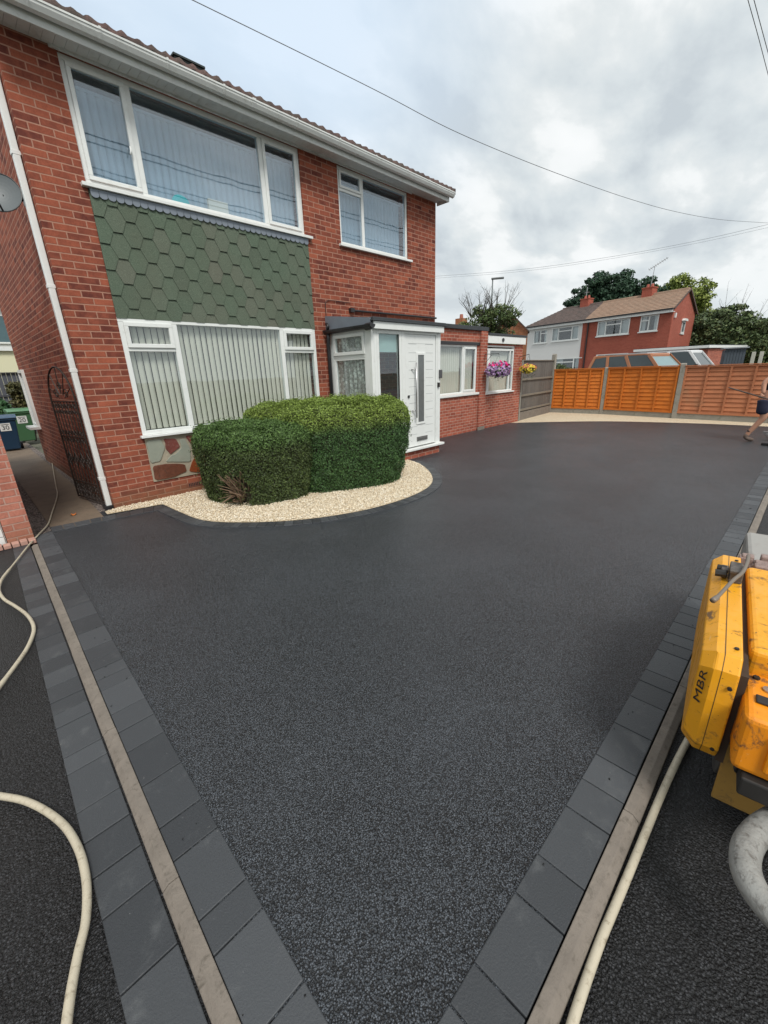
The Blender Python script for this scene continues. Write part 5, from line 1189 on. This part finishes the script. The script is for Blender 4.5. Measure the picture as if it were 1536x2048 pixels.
# ------------------------------------------------------------------ overhead cables
def cable(name, label, px, A, Bp, r, ext_=None, group='overhead cables'):
    A, Bp = Vector(A), Vector(Bp); d = (Bp-A); n = Vector((d.y, -d.x, 0)); pts = []
    for p in px:
        q = ray(*p); t = (A-EYE).dot(n)/q.dot(n); pts.append(EYE+q*t)
    if ext_: pts = [pts[0]+(pts[0]-pts[1])*ext_[0]]+pts+[pts[-1]+(pts[-1]-pts[-2])*ext_[1]]
    return props(ob(name, M().tube(smoothpath(pts, 6), r*.62, 5), plain('cable_grey', (.16, .17, .18), .7), smooth=True), label, 'cable', group)
cable('overhead_cable', 'dark cable crossing the sky diagonally above the roof', [(385, 0), (520, 66), (640, 125), (770, 190), (900, 258), (1030, 314), (1150, 360), (1260, 398), (1350, 423), (1440, 439), (1536, 446)], (4.41, 8.4, 0), (28.2, 2.65, 0), .011, (.6, 1.2))
cable('overhead_cable', 'thin cable low over the far houses, upper of the pair', [(892, 551), (1000, 543), (1100, 532), (1200, 517), (1300, 500), (1420, 476), (1536, 449)], (27, 19.95, 0), (31.1, 2.9, 0), .012, (.3, .6))
cable('overhead_cable', 'thin cable low over the far houses, lower of the pair', [(892, 555), (1000, 547), (1100, 536), (1200, 521), (1300, 504), (1420, 481), (1536, 455)], (27, 19.95, 0), (31.1, 2.9, 0), .009, (.3, .6))
cable('overhead_cable', 'cable in the top right corner, left of the pair', [(1496, 0), (1517, 75), (1536, 148)], (12.3, 2.19, 0), (16.0, 1.9, 0), .010, (1.5, 1.0))
cable('overhead_cable', 'cable in the top right corner, right of the pair', [(1508, 0), (1524, 60), (1538, 112)], (12.5, 2.0, 0), (16.0, 1.7, 0), .010, (1.5, 1.0))
# service wires over the street behind the viewer: seen only as reflections in the upper windows
for i, (yy, z_) in enumerate(((-3.0, 7.45), (-3.0, 7.60), (-3.05, 8.25), (-3.05, 8.42))):
    props(ob('street_cable', M().tube([(-25, yy, z_+.5), (-8, yy, z_+.05), (8, yy, z_-.15), (25, yy, z_+.1), (40, yy, z_+.6)], .016, 5), plain('cable_dark', (.03, .03, .03), .7)), ('dark street cable reflected lowest in the upstairs windows', 'dark street cable reflected second lowest in the upstairs windows', 'dark street cable reflected second highest in the upstairs windows', 'dark street cable reflected highest in the upstairs windows')[i], 'cable', 'street cables reflected in the upstairs windows')

# ------------------------------------------------------------------ side passage: neighbour, bins, fence
nb = thing('neighbour_garage', 'corner of the next house in pale red brick with a white garage door', 'garage', (-2, 6.5, 0))
m = M(); wallgrid(m, -8, .27, -.05, 2.7, [(-2.45, .045, -.05, 2.15)], lambda u, z, d: (u, 5.84+d, z), .2); m.box(.07, .27, 6.041, 11, -.05, 2.7); m.box(-8, -7.8, 6.041, 11, -.05, 2.7); m.box(-7.8, .069, 10.8, 11, -.05, 2.7); sub(nb, 'wall', m, BRICK4)
m = M().box(-2.44, .040, 5.90, 5.93, .0, 2.14)
for i in range(23): m.box(-2.43, .030, 5.885, 5.899, .005+i*.092, .088+i*.092)
sub(nb, 'garage_door', m, UPVC, bevel=.003)
sub(nb, 'roof', M().box(-8.2, .32, 5.7, 11.1, 2.701, 2.80), FELT)
m = M()
rr_ = random.Random(5)
for i in range(9): x = -.35+i*.07; m.box(x, x+.062, 5.72+rr_.uniform(0, .02), 5.835, -.01, .03+rr_.uniform(0, .02))
sub(nb, 'brick_step', m, plain('pale_brick', (.42, .24, .19), .9, .3, 20), bevel=.006)
def text_mesh(s, size, ext_=.0006):
    c = bpy.data.curves.new('lettering', 'FONT'); c.body = s; c.size = size; c.extrude = ext_; c.align_x = 'CENTER'; c.align_y = 'CENTER'
    o = bpy.data.objects.new('lettering', c); COL.objects.link(o); dg = bpy.context.evaluated_depsgraph_get(); me = bpy.data.meshes.new_from_object(o.evaluated_get(dg)); bpy.data.objects.remove(o); return me
def wheelie(label, loc, col, num, rz, h=1.0):
    t = thing('wheelie_bin', label, 'bin', loc); t.rotation_euler = (0, 0, rz); mt = plain('bin_'+num, col, .45, .1); k = h/1.05
    m = M(); b = [(-.20, -.22), (.20, -.22), (.20, .22), (-.20, .22)]; tt = [(-.27, -.33), (.27, -.33), (.27, .30), (-.27, .30)]
    n = 0; m.v = [(x_*k, y_*k, .04) for x_, y_ in b]+[(x_*k, y_*k, .92*k) for x_, y_ in tt]; m.f = [(0, 1, 2, 3), (4, 7, 6, 5)]+[(i, (i+1) % 4, 4+(i+1) % 4, 4+i) for i in range(4)]
    lob(t, 'body', m, mt, bevel=.025, seg=2); lob(t, 'rim', M().box(-.29*k, .29*k, -.35*k, .32*k, .88*k, .93*k), mt, bevel=.01)
    lid = M(); lid.prism([(-.37*k, .932*k), (.33*k, .932*k), (.33*k, .99*k), (.10*k, 1.03*k), (-.25*k, 1.0*k), (-.37*k, .96*k)], .60*k, (-.30*k, 0, 0), (0, 1, 0), (0, 0, 1), (1, 0, 0))
    l_ = lob(t, 'lid', lid, plain('lid_'+num, tuple(min(1, c*1.35+.02) for c in col), .4, .1), bevel=.012); lob(l_, 'handle', M().tube([(-.22*k, .36*k, .96*k), (.22*k, .36*k, .96*k)], .018, 8), mt)
    for s in (-1, 1): lob(t, 'wheel', M().tube([(s*.20*k, .25*k, .10), (s*.27*k, .25*k, .10)], .10, 16), BLACKP)
    me = text_mesh(num, .17*k); me.materials.append(BLACKP); 
    st_ = lob(t, 'number_label', M().box(-.12*k, .12*k, -.004, 0, -.11*k, .11*k), UPVC); st_.location = (0.0, -.306*k, .70*k); st_.rotation_euler = (R(7), 0, 0)
    o = bpy.data.objects.new('number', me); COL.objects.link(o); o.parent = st_; o.location = (0, -.006, -.02*k); o.rotation_euler = (R(90), 0, 0)
    lob(st_, 'printed_strip', M().box(-.09*k, .09*k, -.0055, -.0042, .065*k, .08*k), BLACKP)
    return t
wheelie('dark blue wheelie bin with pale lid at the end of the passage', (.84, 14.85, 0), (.008, .035, .075), '30', R(-4), .95)
wheelie('green wheelie bin standing behind the dark blue one', (1.33, 16.7, 0), (.055, .14, .065), '20', R(3), 1.02)
rf_ = thing('rear_fence', 'dark grey boarded fence behind the bins', 'fence', (0, 20, 0)); m = M()
for i in range(60): m.box(-4+i*.13, -4+i*.13+.122, 20.0+.008*(i % 2), 20.02+.008*(i % 2), 0, 2.06)
sub(rf_, 'boards', m, plain('dark_grey_wood', (.075, .08, .095), .8, .2)); sub(rf_, 'rail', M().box(-4, 3.8, 19.96, 19.999, 1.28, 1.34).box(-4, 3.8, 19.94, 20.04, 2.061, 2.09), plain('dark_rail', (.05, .052, .06), .8))
rh2 = thing('cream_house', 'cream painted house with white trim over the rear fence', 'house', (0, 24, 0))
m = M(); wallgrid(m, -6, 4.5, 0, 3.02, [], lambda u, z, d: (u, 24+d, z), .2); m.box(4.3, 4.5, 24.2, 30, 0, 3.02); sub(rh2, 'wall', m, plain('cream_paint', (.66, .64, .44), .8, .06, 1)); sub(rh2, 'fascia', M().box(-6, 4.6, 23.88, 23.995, 3.02, 3.17), UPVC)
m = M().box(-6, 4.5, 27, 30, 3.0, 5.2); sub(rh2, 'upper_wall', m, RENDER); sub(rh2, 'roof', M().prism([(26.6, 5.2), (30.4, 5.2), (30.2, 6.4), (28.5, 6.6)], 10.9, (-6.2, 0, 0), (0, 1, 0), (0, 0, 1), (1, 0, 0)), DKT)
wq = thing('window', None, None); wq.parent = rh2; m = M(); framed(m, 2.1, 3.6, 3.5, 4.75, 26.93, .06, .07); sub(wq, 'frame', m, UPVC); sub(wq, 'pane', M().box(2.17, 3.53, 26.95, 26.99, 3.57, 4.68), plain('blue_pane', (.10, .16, .18), .1))
tree('passage_bush', 'reddish green bush beside the side window', (1.62, 17.6, 0), [(0, 0, 1.25, .32, .35, .62), (0, .1, .8, .3, .3, .5)], 5000, .05, [(0, (.03, .035, .015)), (.5, (.08, .08, .03)), (1, (.18, .14, .06))], .9, .03, cat='shrub', seed=31)
tree('passage_bush', 'bright green bush at the left edge behind the blue bin', (.95, 18.6, 0), [(0, 0, 1.0, .4, .4, .4)], 3000, .05, [(0, (.02, .05, .02)), (.5, (.05, .13, .05)), (1, (.10, .20, .08))], .7, .03, cat='shrub', seed=32)

# ------------------------------------------------------------------ hoses
HOSE = plain('cream_hose', (.47, .42, .32), .5, .15, 9, dirt=((.16, .12, .07), .8))
hp = [(97, 885), (100, 905), (104, 925), (108, 948), (112, 972), (115, 988), (111, 1005), (104, 1025), (96, 1048), (80, 1066), (58, 1090), (38, 1115), (18, 1140), (3, 1160), (-2, 1180), (8, 1198), (30, 1212), (52, 1228), (65, 1246), (67, 1265), (55, 1295), (35, 1325), (5, 1365), (-60, 1450), (-120, 1530), (-80, 1580), (0, 1592), (50, 1602), (95, 1624), (132, 1655), (158, 1700), (171, 1750), (174, 1800), (170, 1850), (158, 1900), (146, 1960), (138, 2010), (131, 2070), (122, 2200)]
pts = []
for i, p in enumerate(hp):
    q = G(*p, .02); z = .022 if q.y > 5.7 else (.021 if p[0] > 40 and p[1] < 1420 else .008)
    z = .022 if i < 19 else .010; q = G(*p, z); pts.append((q.x, q.y, z))
props(ob('hose', M().tube(smoothpath(pts, 5), [(.008 if i < 60 else .012 if i < 110 else .0138) for i in range((len(pts)-1)*5+1)], 10), HOSE, smooth=True), 'long cream hose snaking out of the side passage over the left kerb', 'hose')
hp = [(1440, 1395), (1410, 1430), (1385, 1465), (1370, 1490), (1345, 1540), (1318, 1600), (1290, 1668), (1262, 1736), (1232, 1808), (1205, 1872), (1180, 1940), (1158, 2005), (1138, 2070), (1100, 2200)]
pts = [tuple(G(*p, -.016)) for p in hp]; props(ob('hose', M().tube(smoothpath(pts, 5), .0138, 10), HOSE, smooth=True), 'straight cream hose running under the yellow roller beside the right kerb', 'hose')

# ------------------------------------------------------------------ roller
def grimy(name, col, grime):
    m, nt, b = newmat(name); v = coord(nt)
    c = MIX(nt, noise(nt, v, 3.0, 4), tuple(x*.85 for x in col), col)
    f1 = noise(nt, v, 9.0, 8.0, .72, .6); f2 = noise(nt, v, 70.0, 3.0, .6)
    c = MIX(nt, MAPR(nt, f1, .50, .66, 0, .45, True), c, tuple(x*.55 for x in col))
    c = MIX(nt, MAPR(nt, f1, .57, .65, 0, .9), c, grime)
    c = MIX(nt, MAPR(nt, f2, .68, .74, 0, .9), c, (.02, .014, .01))
    # scuffed pale scratches, stretched along the machine
    mp_ = N(nt, 'ShaderNodeMapping', i_0=v); mp_.inputs['Scale'].default_value = (3, 60, 60)
    c = MIX(nt, MAPR(nt, noise(nt, mp_.outputs[0], 1.6, 4.0, .7), .66, .74, 0, .55), c, (.72, .52, .30))
    nt.links.new(c, b.inputs['Base Color']); nt.links.new(MAPR(nt, f1, .45, .65, .33, .75), b.inputs['Roughness']); setbump(nt, b, f1, .0012); return m
YEL = grimy('yellow_paint', (.80, .36, .012), (.10, .06, .035))
ORG = grimy('orange_paint', (.84, .28, .006), (.10, .05, .03))
MUS = plain('shadowed_mustard_plate', (.30, .17, .035), .7, .2, 5, dirt=((.05, .04, .03), .7))  # mustard with the shadow under the machine put into its base colour
STEEL = plain('dark_steel', (.04, .038, .036), .5, .3, 10, metal=.5)
GRT = plain('grey_painted_tube', (.25, .25, .235), .6, .35, 14, bump=.005, bs=45, dirt=((.05, .04, .03), .9))
ro_ = thing('roller', 'yellow and orange ride-behind vibrating roller at the right edge on the kerb side', 'roller', (1.55, .0, -.035))
ra = Vector((.9955, .0945, 0)); rl = Vector((-.0945, .9955, 0)); O_ = Vector((1.555, .0, -.035))
def rp_(a, l, z): q = ra*a+rl*l; return (q.x, q.y, z)
def rbox(m, a0, a1, l0, l1, z0, z1): c = ra*((a0+a1)/2)+rl*((l0+l1)/2)+Vector((0, 0, (z0+z1)/2)); return m.obox(c, ra, rl, (0, 0, 1), (a1-a0)/2, (l1-l0)/2, (z1-z0)/2)
def rpo(a, l, z): return rp_(a, l, z+.035)
def rob(name, m, mat, par=None, **kw): return lob(par or ro_, name, m, mat, **kw)
ro_.location = O_
# side housing: rounded in side view, chamfered at its left front corner
side = [(.03, .31), (.07, .275), (.95, .275), (1.03, .33), (1.06, .66), (1.0, .715), (.05, .715), (.012, .67), (0, .55), (0, .36)]
hm = M()
def housing(l0, l1, inset):
    c = (.53, .5); return [( (p[0]-c[0])*(1-inset*.6)+c[0], (p[1]-c[1])*(1-inset*1.4)+c[1]) for p in side]
lays = [(-.048, .0), (.020, .0), (.060, .10)]
base0 = len(hm.v); nS = len(side)
for l, ins in lays:
    for p in housing(0, 0, ins): hm.v.append(rpo(p[0], l, p[1]))
for k in range(len(lays)-1):
    for i in range(nS): j = (i+1) % nS; hm.f.append((k*nS+i, k*nS+j, (k+1)*nS+j, (k+1)*nS+i))
hm.f.append(tuple(range(nS))[::-1]); hm.f.append(tuple((len(lays)-1)*nS+i for i in range(nS)))
hs = rob('side_housing', hm, YEL, bevel=.006, seg=2)
sm2 = M()
for i in range(nS):
    a, b = side[i], side[(i+1) % nS]; f_ = lambda p, o: ((p[0]-.53)*(1+o)+.53, (p[1]-.5)*(1+o*2)+.5)
    A_, B_ = f_(a, .0012), f_(b, .0012); sm2.quad(rpo(A_[0], -.002, A_[1]), rpo(B_[0], -.002, B_[1]), rpo(B_[0], .000, B_[1]), rpo(A_[0], .000, A_[1]))
rob('seam', sm2, STEEL, hs, fix=False)
for a in (.10, .94): rob('bolt', M().tube([rpo(a, -.030, .716), rpo(a, -.030, .721)], .007, 6), STEEL, hs)
for z in (.36, .62): rob('bolt', M().tube([rpo(.004, -.030, z), rpo(-.003, -.030, z)], .007, 6), STEEL, hs)
fr_ = M(); rbox(fr_, .03, .98, -.071, -.0485, .33, .70); rob('rusty_gap_strip', fr_, plain('rusty_gap_strip', (.045, .028, .018), .9, .5, 20))  # added dark strip filling the gap, stands for its rust and grease
me = text_mesh('MBR', .056, .0004); me.materials.append(BLACKP)
lo = bpy.data.objects.new('lettering', me); COL.objects.link(lo); lo.parent = hs
tx = Vector((0, 0, 1)); nrm = (-ra*.78+rl*.62).normalized(); ty = nrm.cross(tx); 
# letters run upwards, their tops towards the left of the machine
p0 = Vector(rpo(.0165, .040, .585))+nrm*.0045
lo.matrix_local = Matrix(((tx.x*1.25, ty.x*.62, nrm.x, p0.x), (tx.y*1.25, ty.y*.62, nrm.y, p0.y), (tx.z*1.25, ty.z*.62, nrm.z, p0.z), (0, 0, 0, 1)))
# main body
bmx = M(); rbox(bmx, .16, .95, -.66, -.072, .30+.035, .70+.035); rob('body', bmx, YEL, bevel=.02, seg=3)
fbx = M(); rbox(fbx, -.10, .16, -.64, -.068, .40+.035, .615+.035); fb = rob('front_cover', fbx, ORG, bevel=.022, seg=3)
fr_ = M(); rbox(fr_, -.115, -.098, -.60, -.14, .44+.035, .58+.035); rob('raised_panel', fr_, ORG, fb, bevel=.008)
fr_ = M(); rbox(fr_, -.02, .02, -.135, -.095, .651, .66); rob('recess', fr_, STEEL, fb, bevel=.004)
fr_ = M(); fr_.tube([rpo(.07, -.13, .612), rpo(.07, -.13, .622)], .016, 14); rob('filler_cap', fr_, GREYMET, fb)
for l in (-.10, -.35, -.58): rob('bolt', M().tube([rpo(.12, l, .616), rpo(.12, l, .624)], .010, 6), STEEL, fb)
fr_ = M()
for z in (.45, .49, .53, .57): rbox(fr_, -.1175, -.1155, -.50, -.22, z+.035, z+.043)
rob('vent_slots', fr_, STEEL, fb)
fr_ = M(); fr_.tube([rpo(-.05, -.09, .40), rpo(-.04, -.10, .35), rpo(.05, -.12, .32), rpo(.13, -.11, .36)], .010, 8); rob('oil_hose', fr_, BLACKP, smooth=True)
fr_ = M(); rbox(fr_, -.12, .20, -.66, -.10, .33+.035, .40+.034); rob('chassis', fr_, STEEL, bevel=.006)
pl_ = M(); rbox(pl_, .165, .18, -.62, -.085, .03, .31); rob('scraper_plate', pl_, MUS, bevel=.004)
for a in (.42, .92): 
    dr = rob('drum', M().tube([rp_(a, -.66, .22), rp_(a, -.085, .22)], .22, 40), plain('drum_steel', (.16, .155, .15), .45, .2, metal=.7, dirt=((.03, .03, .03), .7)), bevel=.006)
    rob('axle_cap', M().tube([rp_(a, -.085, .22), rp_(a, -.055, .22)], .06, 16), STEEL, dr)
fr_ = M(); rbox(fr_, 1.10, 1.62, -.50, -.085, .42, .70); rob('tank', fr_, plain('pale_tank', (.30, .29, .27), .6, .1, 4, dirt=((.16, .12, .10), .6)), bevel=.02)
fr_ = M(); rbox(fr_, 1.0, 1.68, -.56, -.045, .28, .395); rbox(fr_, .99, 1.09, -.30, -.055, .40, .69); rob('engine', fr_, STEEL, bevel=.01)
fr_ = M(); rk = random.Random(2)
for i in range(34): a_, l_, z_ = 1.0+rk.random()*.10, -.20+rk.random()*.16, .60+rk.random()*.12; s_ = .01+rk.random()*.02; rbox(fr_, a_-s_, a_+s_, l_-s_, l_+s_, z_-s_, z_+s_*1.5)
rob('splattered_fittings', fr_, plain('splatter', (.26, .19, .17), .9, .5, 40, dirt=((.05, .04, .035), .9)), bevel=.006)
fr_ = M(); rbox(fr_, .66, .80, -.045, .000, .75, .80); rbox(fr_, .64, .72, -.042, .004, .8001, .815); rbox(fr_, .70, .76, .005, .03, .75, .79); bk_ = rob('bracket', fr_, plain('bracket_steel', (.10, .085, .075), .6, .3, 20, metal=.3, dirt=((.30, .29, .27), .6)), bevel=.004)
rob('clamp_bolt', M().tube([rp_(.74, .012, .78), rp_(.74, .045, .78)], .014, 8).tube([rp_(.68, .012, .78), rp_(.68, .05, .775)], .017, 8), STEEL, bk_)
rob('lever', M().tube(smoothpath([rp_(.80, -.055, .84), rp_(.72, -.050, .835), rp_(.62, -.035, .825), rp_(.53, -.005, .815), rp_(.40, .035, .79), rp_(.36, .05, .785)], 5), [.0075]*21+[.011]*5, 8), plain('lever_steel', (.20, .17, .14), .5, .2, metal=.4), bk_, smooth=True)
tp = [G(*p, .27) for p in ((1640, 1600), (1580, 1625), (1525, 1655), (1496, 1690), (1490, 1730), (1502, 1768), (1528, 1806), (1570, 1850), (1640, 1900))]
tp = [(p.x-O_.x, p.y-O_.y, p.z-O_.z) for p in tp]; rob('bumper_tube', M().tube(smoothpath(tp, 5), .037, 16), GRT, smooth=True)

# ------------------------------------------------------------------ worker at the right edge
def skin(name, nodes, edges, mat, parent, root=0, sub_=2):
    me = bpy.data.meshes.new(name); me.from_pydata([n[0] for n in nodes], edges, []); o = bpy.data.objects.new(name, me); COL.objects.link(o); o.parent = parent
    me.materials.append(mat)
    md = o.modifiers.new('skin', 'SKIN'); md.use_smooth_shade = True
    for i, n in enumerate(nodes):
        v = me.skin_vertices[0].data[i]; r = n[1]; v.radius = (r, r) if not hasattr(r, '__len__') else r; v.use_root = (i == root)
    s = o.modifiers.new('sub', 'SUBSURF'); s.levels = sub_; s.render_levels = sub_; return o
SKIN = plain('skin', (.50, .26, .17), .55, .08, 6)
NAVY = plain('navy_cloth', (.018, .020, .045), .85, .2); BLK = plain('black_cloth', (.010, .011, .013), .85, .2); BOOT = plain('tan_boot', (.14, .10, .08), .8, .25, 15)
W0 = Vector((11.75, 0.43, 0)); pe = thing('person', 'worker in black top and navy shorts striding past the fence with a long rake handle', 'person', W0)
def q_(x, y, z): return (x, y, z)
# facing -Y (to the right of the photo); rear leg trails towards +Y
nodes = [(q_(0, .02, .93), (.145, .105)), (q_(0, -.02, 1.12), (.135, .10)), (q_(0, -.07, 1.33), (.165, .115)), (q_(0, -.11, 1.46), (.085, .07)), (q_(0, -.14, 1.53), .055), (q_(0, -.17, 1.63), (.078, .095)), (q_(0, -.175, 1.72), (.07, .085)),
    (q_(-.19, -.06, 1.41), .062), (q_(-.26, .14, 1.20), .048), (q_(-.30, .11, .98), .034), (q_(.19, -.10, 1.41), .062), (q_(.25, -.22, 1.15), .044), (q_(.12, -.42, 1.02), .032),
    (q_(-.09, .05, .88), .105), (q_(-.10, .02, .50), .068), (q_(-.10, .05, .44), .06), (q_(-.10, .20, .17), .042), (q_(-.10, .22, .10), .042),
    (q_(.09, -.02, .88), .105), (q_(.10, -.22, .52), .07), (q_(.10, -.24, .46), .062), (q_(.10, -.22, .12), .045)]
edges = [(0, 1), (1, 2), (2, 3), (3, 4), (4, 5), (5, 6), (2, 7), (7, 8), (8, 9), (2, 10), (10, 11), (11, 12), (0, 13), (13, 14), (14, 15), (15, 16), (16, 17), (0, 18), (18, 19), (19, 20), (20, 21)]
body = skin('body', nodes, edges, SKIN, pe)
skin('shirt', [(q_(0, .04, .94), (.160, .125)), (q_(0, .01, 1.12), (.155, .125)), (q_(0, -.04, 1.33), (.180, .135)), (q_(0, -.11, 1.455), (.10, .08)), (q_(-.17, -.08, 1.41), .075), (q_(-.225, -.02, 1.31), .062), (q_(.17, -.10, 1.41), .075), (q_(.225, -.15, 1.30), .062)],
     [(0, 1), (1, 2), (2, 3), (2, 4), (4, 5), (2, 6), (6, 7)], BLK, pe)
skin('shorts', [(q_(0, .03, .93), (.165, .125)), (q_(-.10, .06, .80), .125), (q_(-.11, .06, .545), .11), (q_(.10, -.03, .80), .125), (q_(.11, -.20, .55), .10)], [(0, 1), (1, 2), (0, 3), (3, 4)], NAVY, pe)
skin('boot', [(q_(-.10, .21, .17), .055), (q_(-.10, .24, .075), .052), (q_(-.10, .16, .04), .045), (q_(-.10, .08, .035), .036)], [(0, 1), (1, 2), (2, 3)], BOOT, pe)
skin('boot', [(q_(.10, -.22, .16), .058), (q_(.10, -.20, .06), .055), (q_(.10, -.32, .04), .046), (q_(.10, -.42, .03), .036)], [(0, 1), (1, 2), (2, 3)], BOOT, pe)
skin('sock', [(q_(-.10, .17, .24), .050), (q_(-.10, .20, .17), .052)], [(0, 1)], BLK, pe)
skin('hair', [(q_(0, -.16, 1.70), (.082, .092)), (q_(0, -.15, 1.76), (.07, .08))], [(0, 1)], plain('hair', (.05, .03, .02), .8), pe)
def hand(cx, cy, cz, name='hand'):
    nd = [(q_(cx, cy, cz+.05), .024), (q_(cx, cy+.01, cz), (.030, .018))]; ed = [(0, 1)]
    for k in range(4):
        y_ = cy-.030+k*.020; b = len(nd)
        nd += [(q_(cx-.012, y_, cz-.035), .0095), (q_(cx-.034, y_, cz-.050), .0085), (q_(cx-.040, y_-.002, cz-.028), .0075)]; ed += [(1, b), (b, b+1), (b+1, b+2)]
    b = len(nd); nd += [(q_(cx-.01, cy-.038, cz+.005), .010), (q_(cx-.032, cy-.034, cz-.018), .008)]; ed += [(1, b), (b, b+1)]
    skin(name, nd, ed, SKIN, pe)
hand(-.30, .13, .95); hand(.10, -.44, .99)
fm = M()
hx, hy, hz = 0, -.175, 1.655
fm.tube([(hx, hy-.088, hz+.01), (hx, hy-.112, hz-.018), (hx, hy-.088, hz-.026)], [.010, .016, .012], 8)
for s in (-1, 1): fm.tube([(s*.078, hy+.01, hz+.02), (s*.086, hy+.015, hz), (s*.078, hy+.01, hz-.025)], [.012, .016, .010], 6)
lob(pe, 'nose_and_ears', fm, SKIN, smooth=True)
fm = M()
for s in (-1, 1): fm.tube([(s*.03-.012, hy-.083, hz+.018), (s*.03+.012, hy-.083, hz+.018)], .006, 6)
fm.tube([(-.022, hy-.082, hz-.05), (.022, hy-.082, hz-.05)], .005, 6); lob(pe, 'eyes_and_mouth', fm, plain('face_dark', (.10, .03, .025), .6))
hw = W0+Vector((-.335, .11, .918)); tip = PX(1457, 775, hw.x-.1); d_ = (tip-hw)
rk_ = thing('rake', 'long thin dark rake handle carried level by the worker', 'rake', tuple(hw))
sub(rk_, 'handle', M().tube([tip, hw, hw-d_.normalized()*.55], .013, 8), plain('dark_handle', (.05, .03, .02), .5))
he = hw-d_.normalized()*.55; sub(rk_, 'rake_head', M().box(he.x-.25, he.x+.25, he.y-.02, he.y+.02, he.z-.06, he.z+.02), STEEL)
# low equipment at the worker's feet
lt = thing('hand_trolley', 'low black and silver trolley frame on the asphalt behind the worker', 'trolley', (12.3, -.2, 0))
m = M(); a = G(1508, 866, .08); b = Vector((12.5, -.9, .10)); m.bar((12.45, .42, .10), (12.2, -1.0, .12), .05, .05); m.bar((12.05, .36, .10), (11.8, -1.0, .12), .05, .05); m.bar((12.45, -.2, .10), (12.05, -.25, .10), .04, .04); sub(lt, 'frame', m, GREYMET, bevel=.006)
m = M(); m.box(11.85, 12.42, -1.05, .28, .03, .07); sub(lt, 'bed', m, BLACKP, bevel=.01)
for x_ in (11.9, 12.4): sub(lt, 'wheel', M().tube([(x_, -.8, .10), (x_+.05, -.8, .10)], .10, 16), BLACKP)
bn = thing('screed_bar', 'black straight bar with a pale slot lying nearest the right edge', 'tool', (11.2, .1, 0))
sub(bn, 'bar', M().bar((11.22, .36, .03), (10.95, -.9, .05), .09, .05), BLACKP, bevel=.008); sub(bn, 'slot', M().bar((11.17, .26, .057), (11.0, -.7, .077), .03, .006), GREYMET)

# crumbs of asphalt left on the edging
def crumbs(name, pts, label):
    m = M(); rc = random.Random(6)
    for x, y, z in pts:
        r = rc.uniform(.0015, .004); a = rc.uniform(0, 3)
        c = Vector((x, y, z+r*.4)); ax = Vector((math.cos(a), math.sin(a), 0)); m.obox(c, ax, (-ax.y, ax.x, 0), (0, 0, 1), r, r*rc.uniform(.6, 1), r*.6)
    o = ob(name, m, ASPH2); o['kind'] = 'stuff'; o['label'] = label; o['category'] = 'grit'
rc = random.Random(8); P_c = []
for i in range(70):
    k = rc.random()
    if k < .45: y = rc.uniform(.5, 5.5); P_c.append((.185+.03*y+rc.choice((-1, 1))*abs(rc.gauss(0, .06)), y, .005))
    else: x = rc.uniform(.5, 8); P_c.append((x, .28-.019*x+rc.gauss(0, .05), .005))
P_c = [p for p in P_c if abs(p[0]-.185-.03*p[1]) < .08 or abs(p[1]-.28+.019*p[0]) < .075]
crumbs('asphalt_crumbs', P_c, 'scattered crumbs of black asphalt on the block edging')
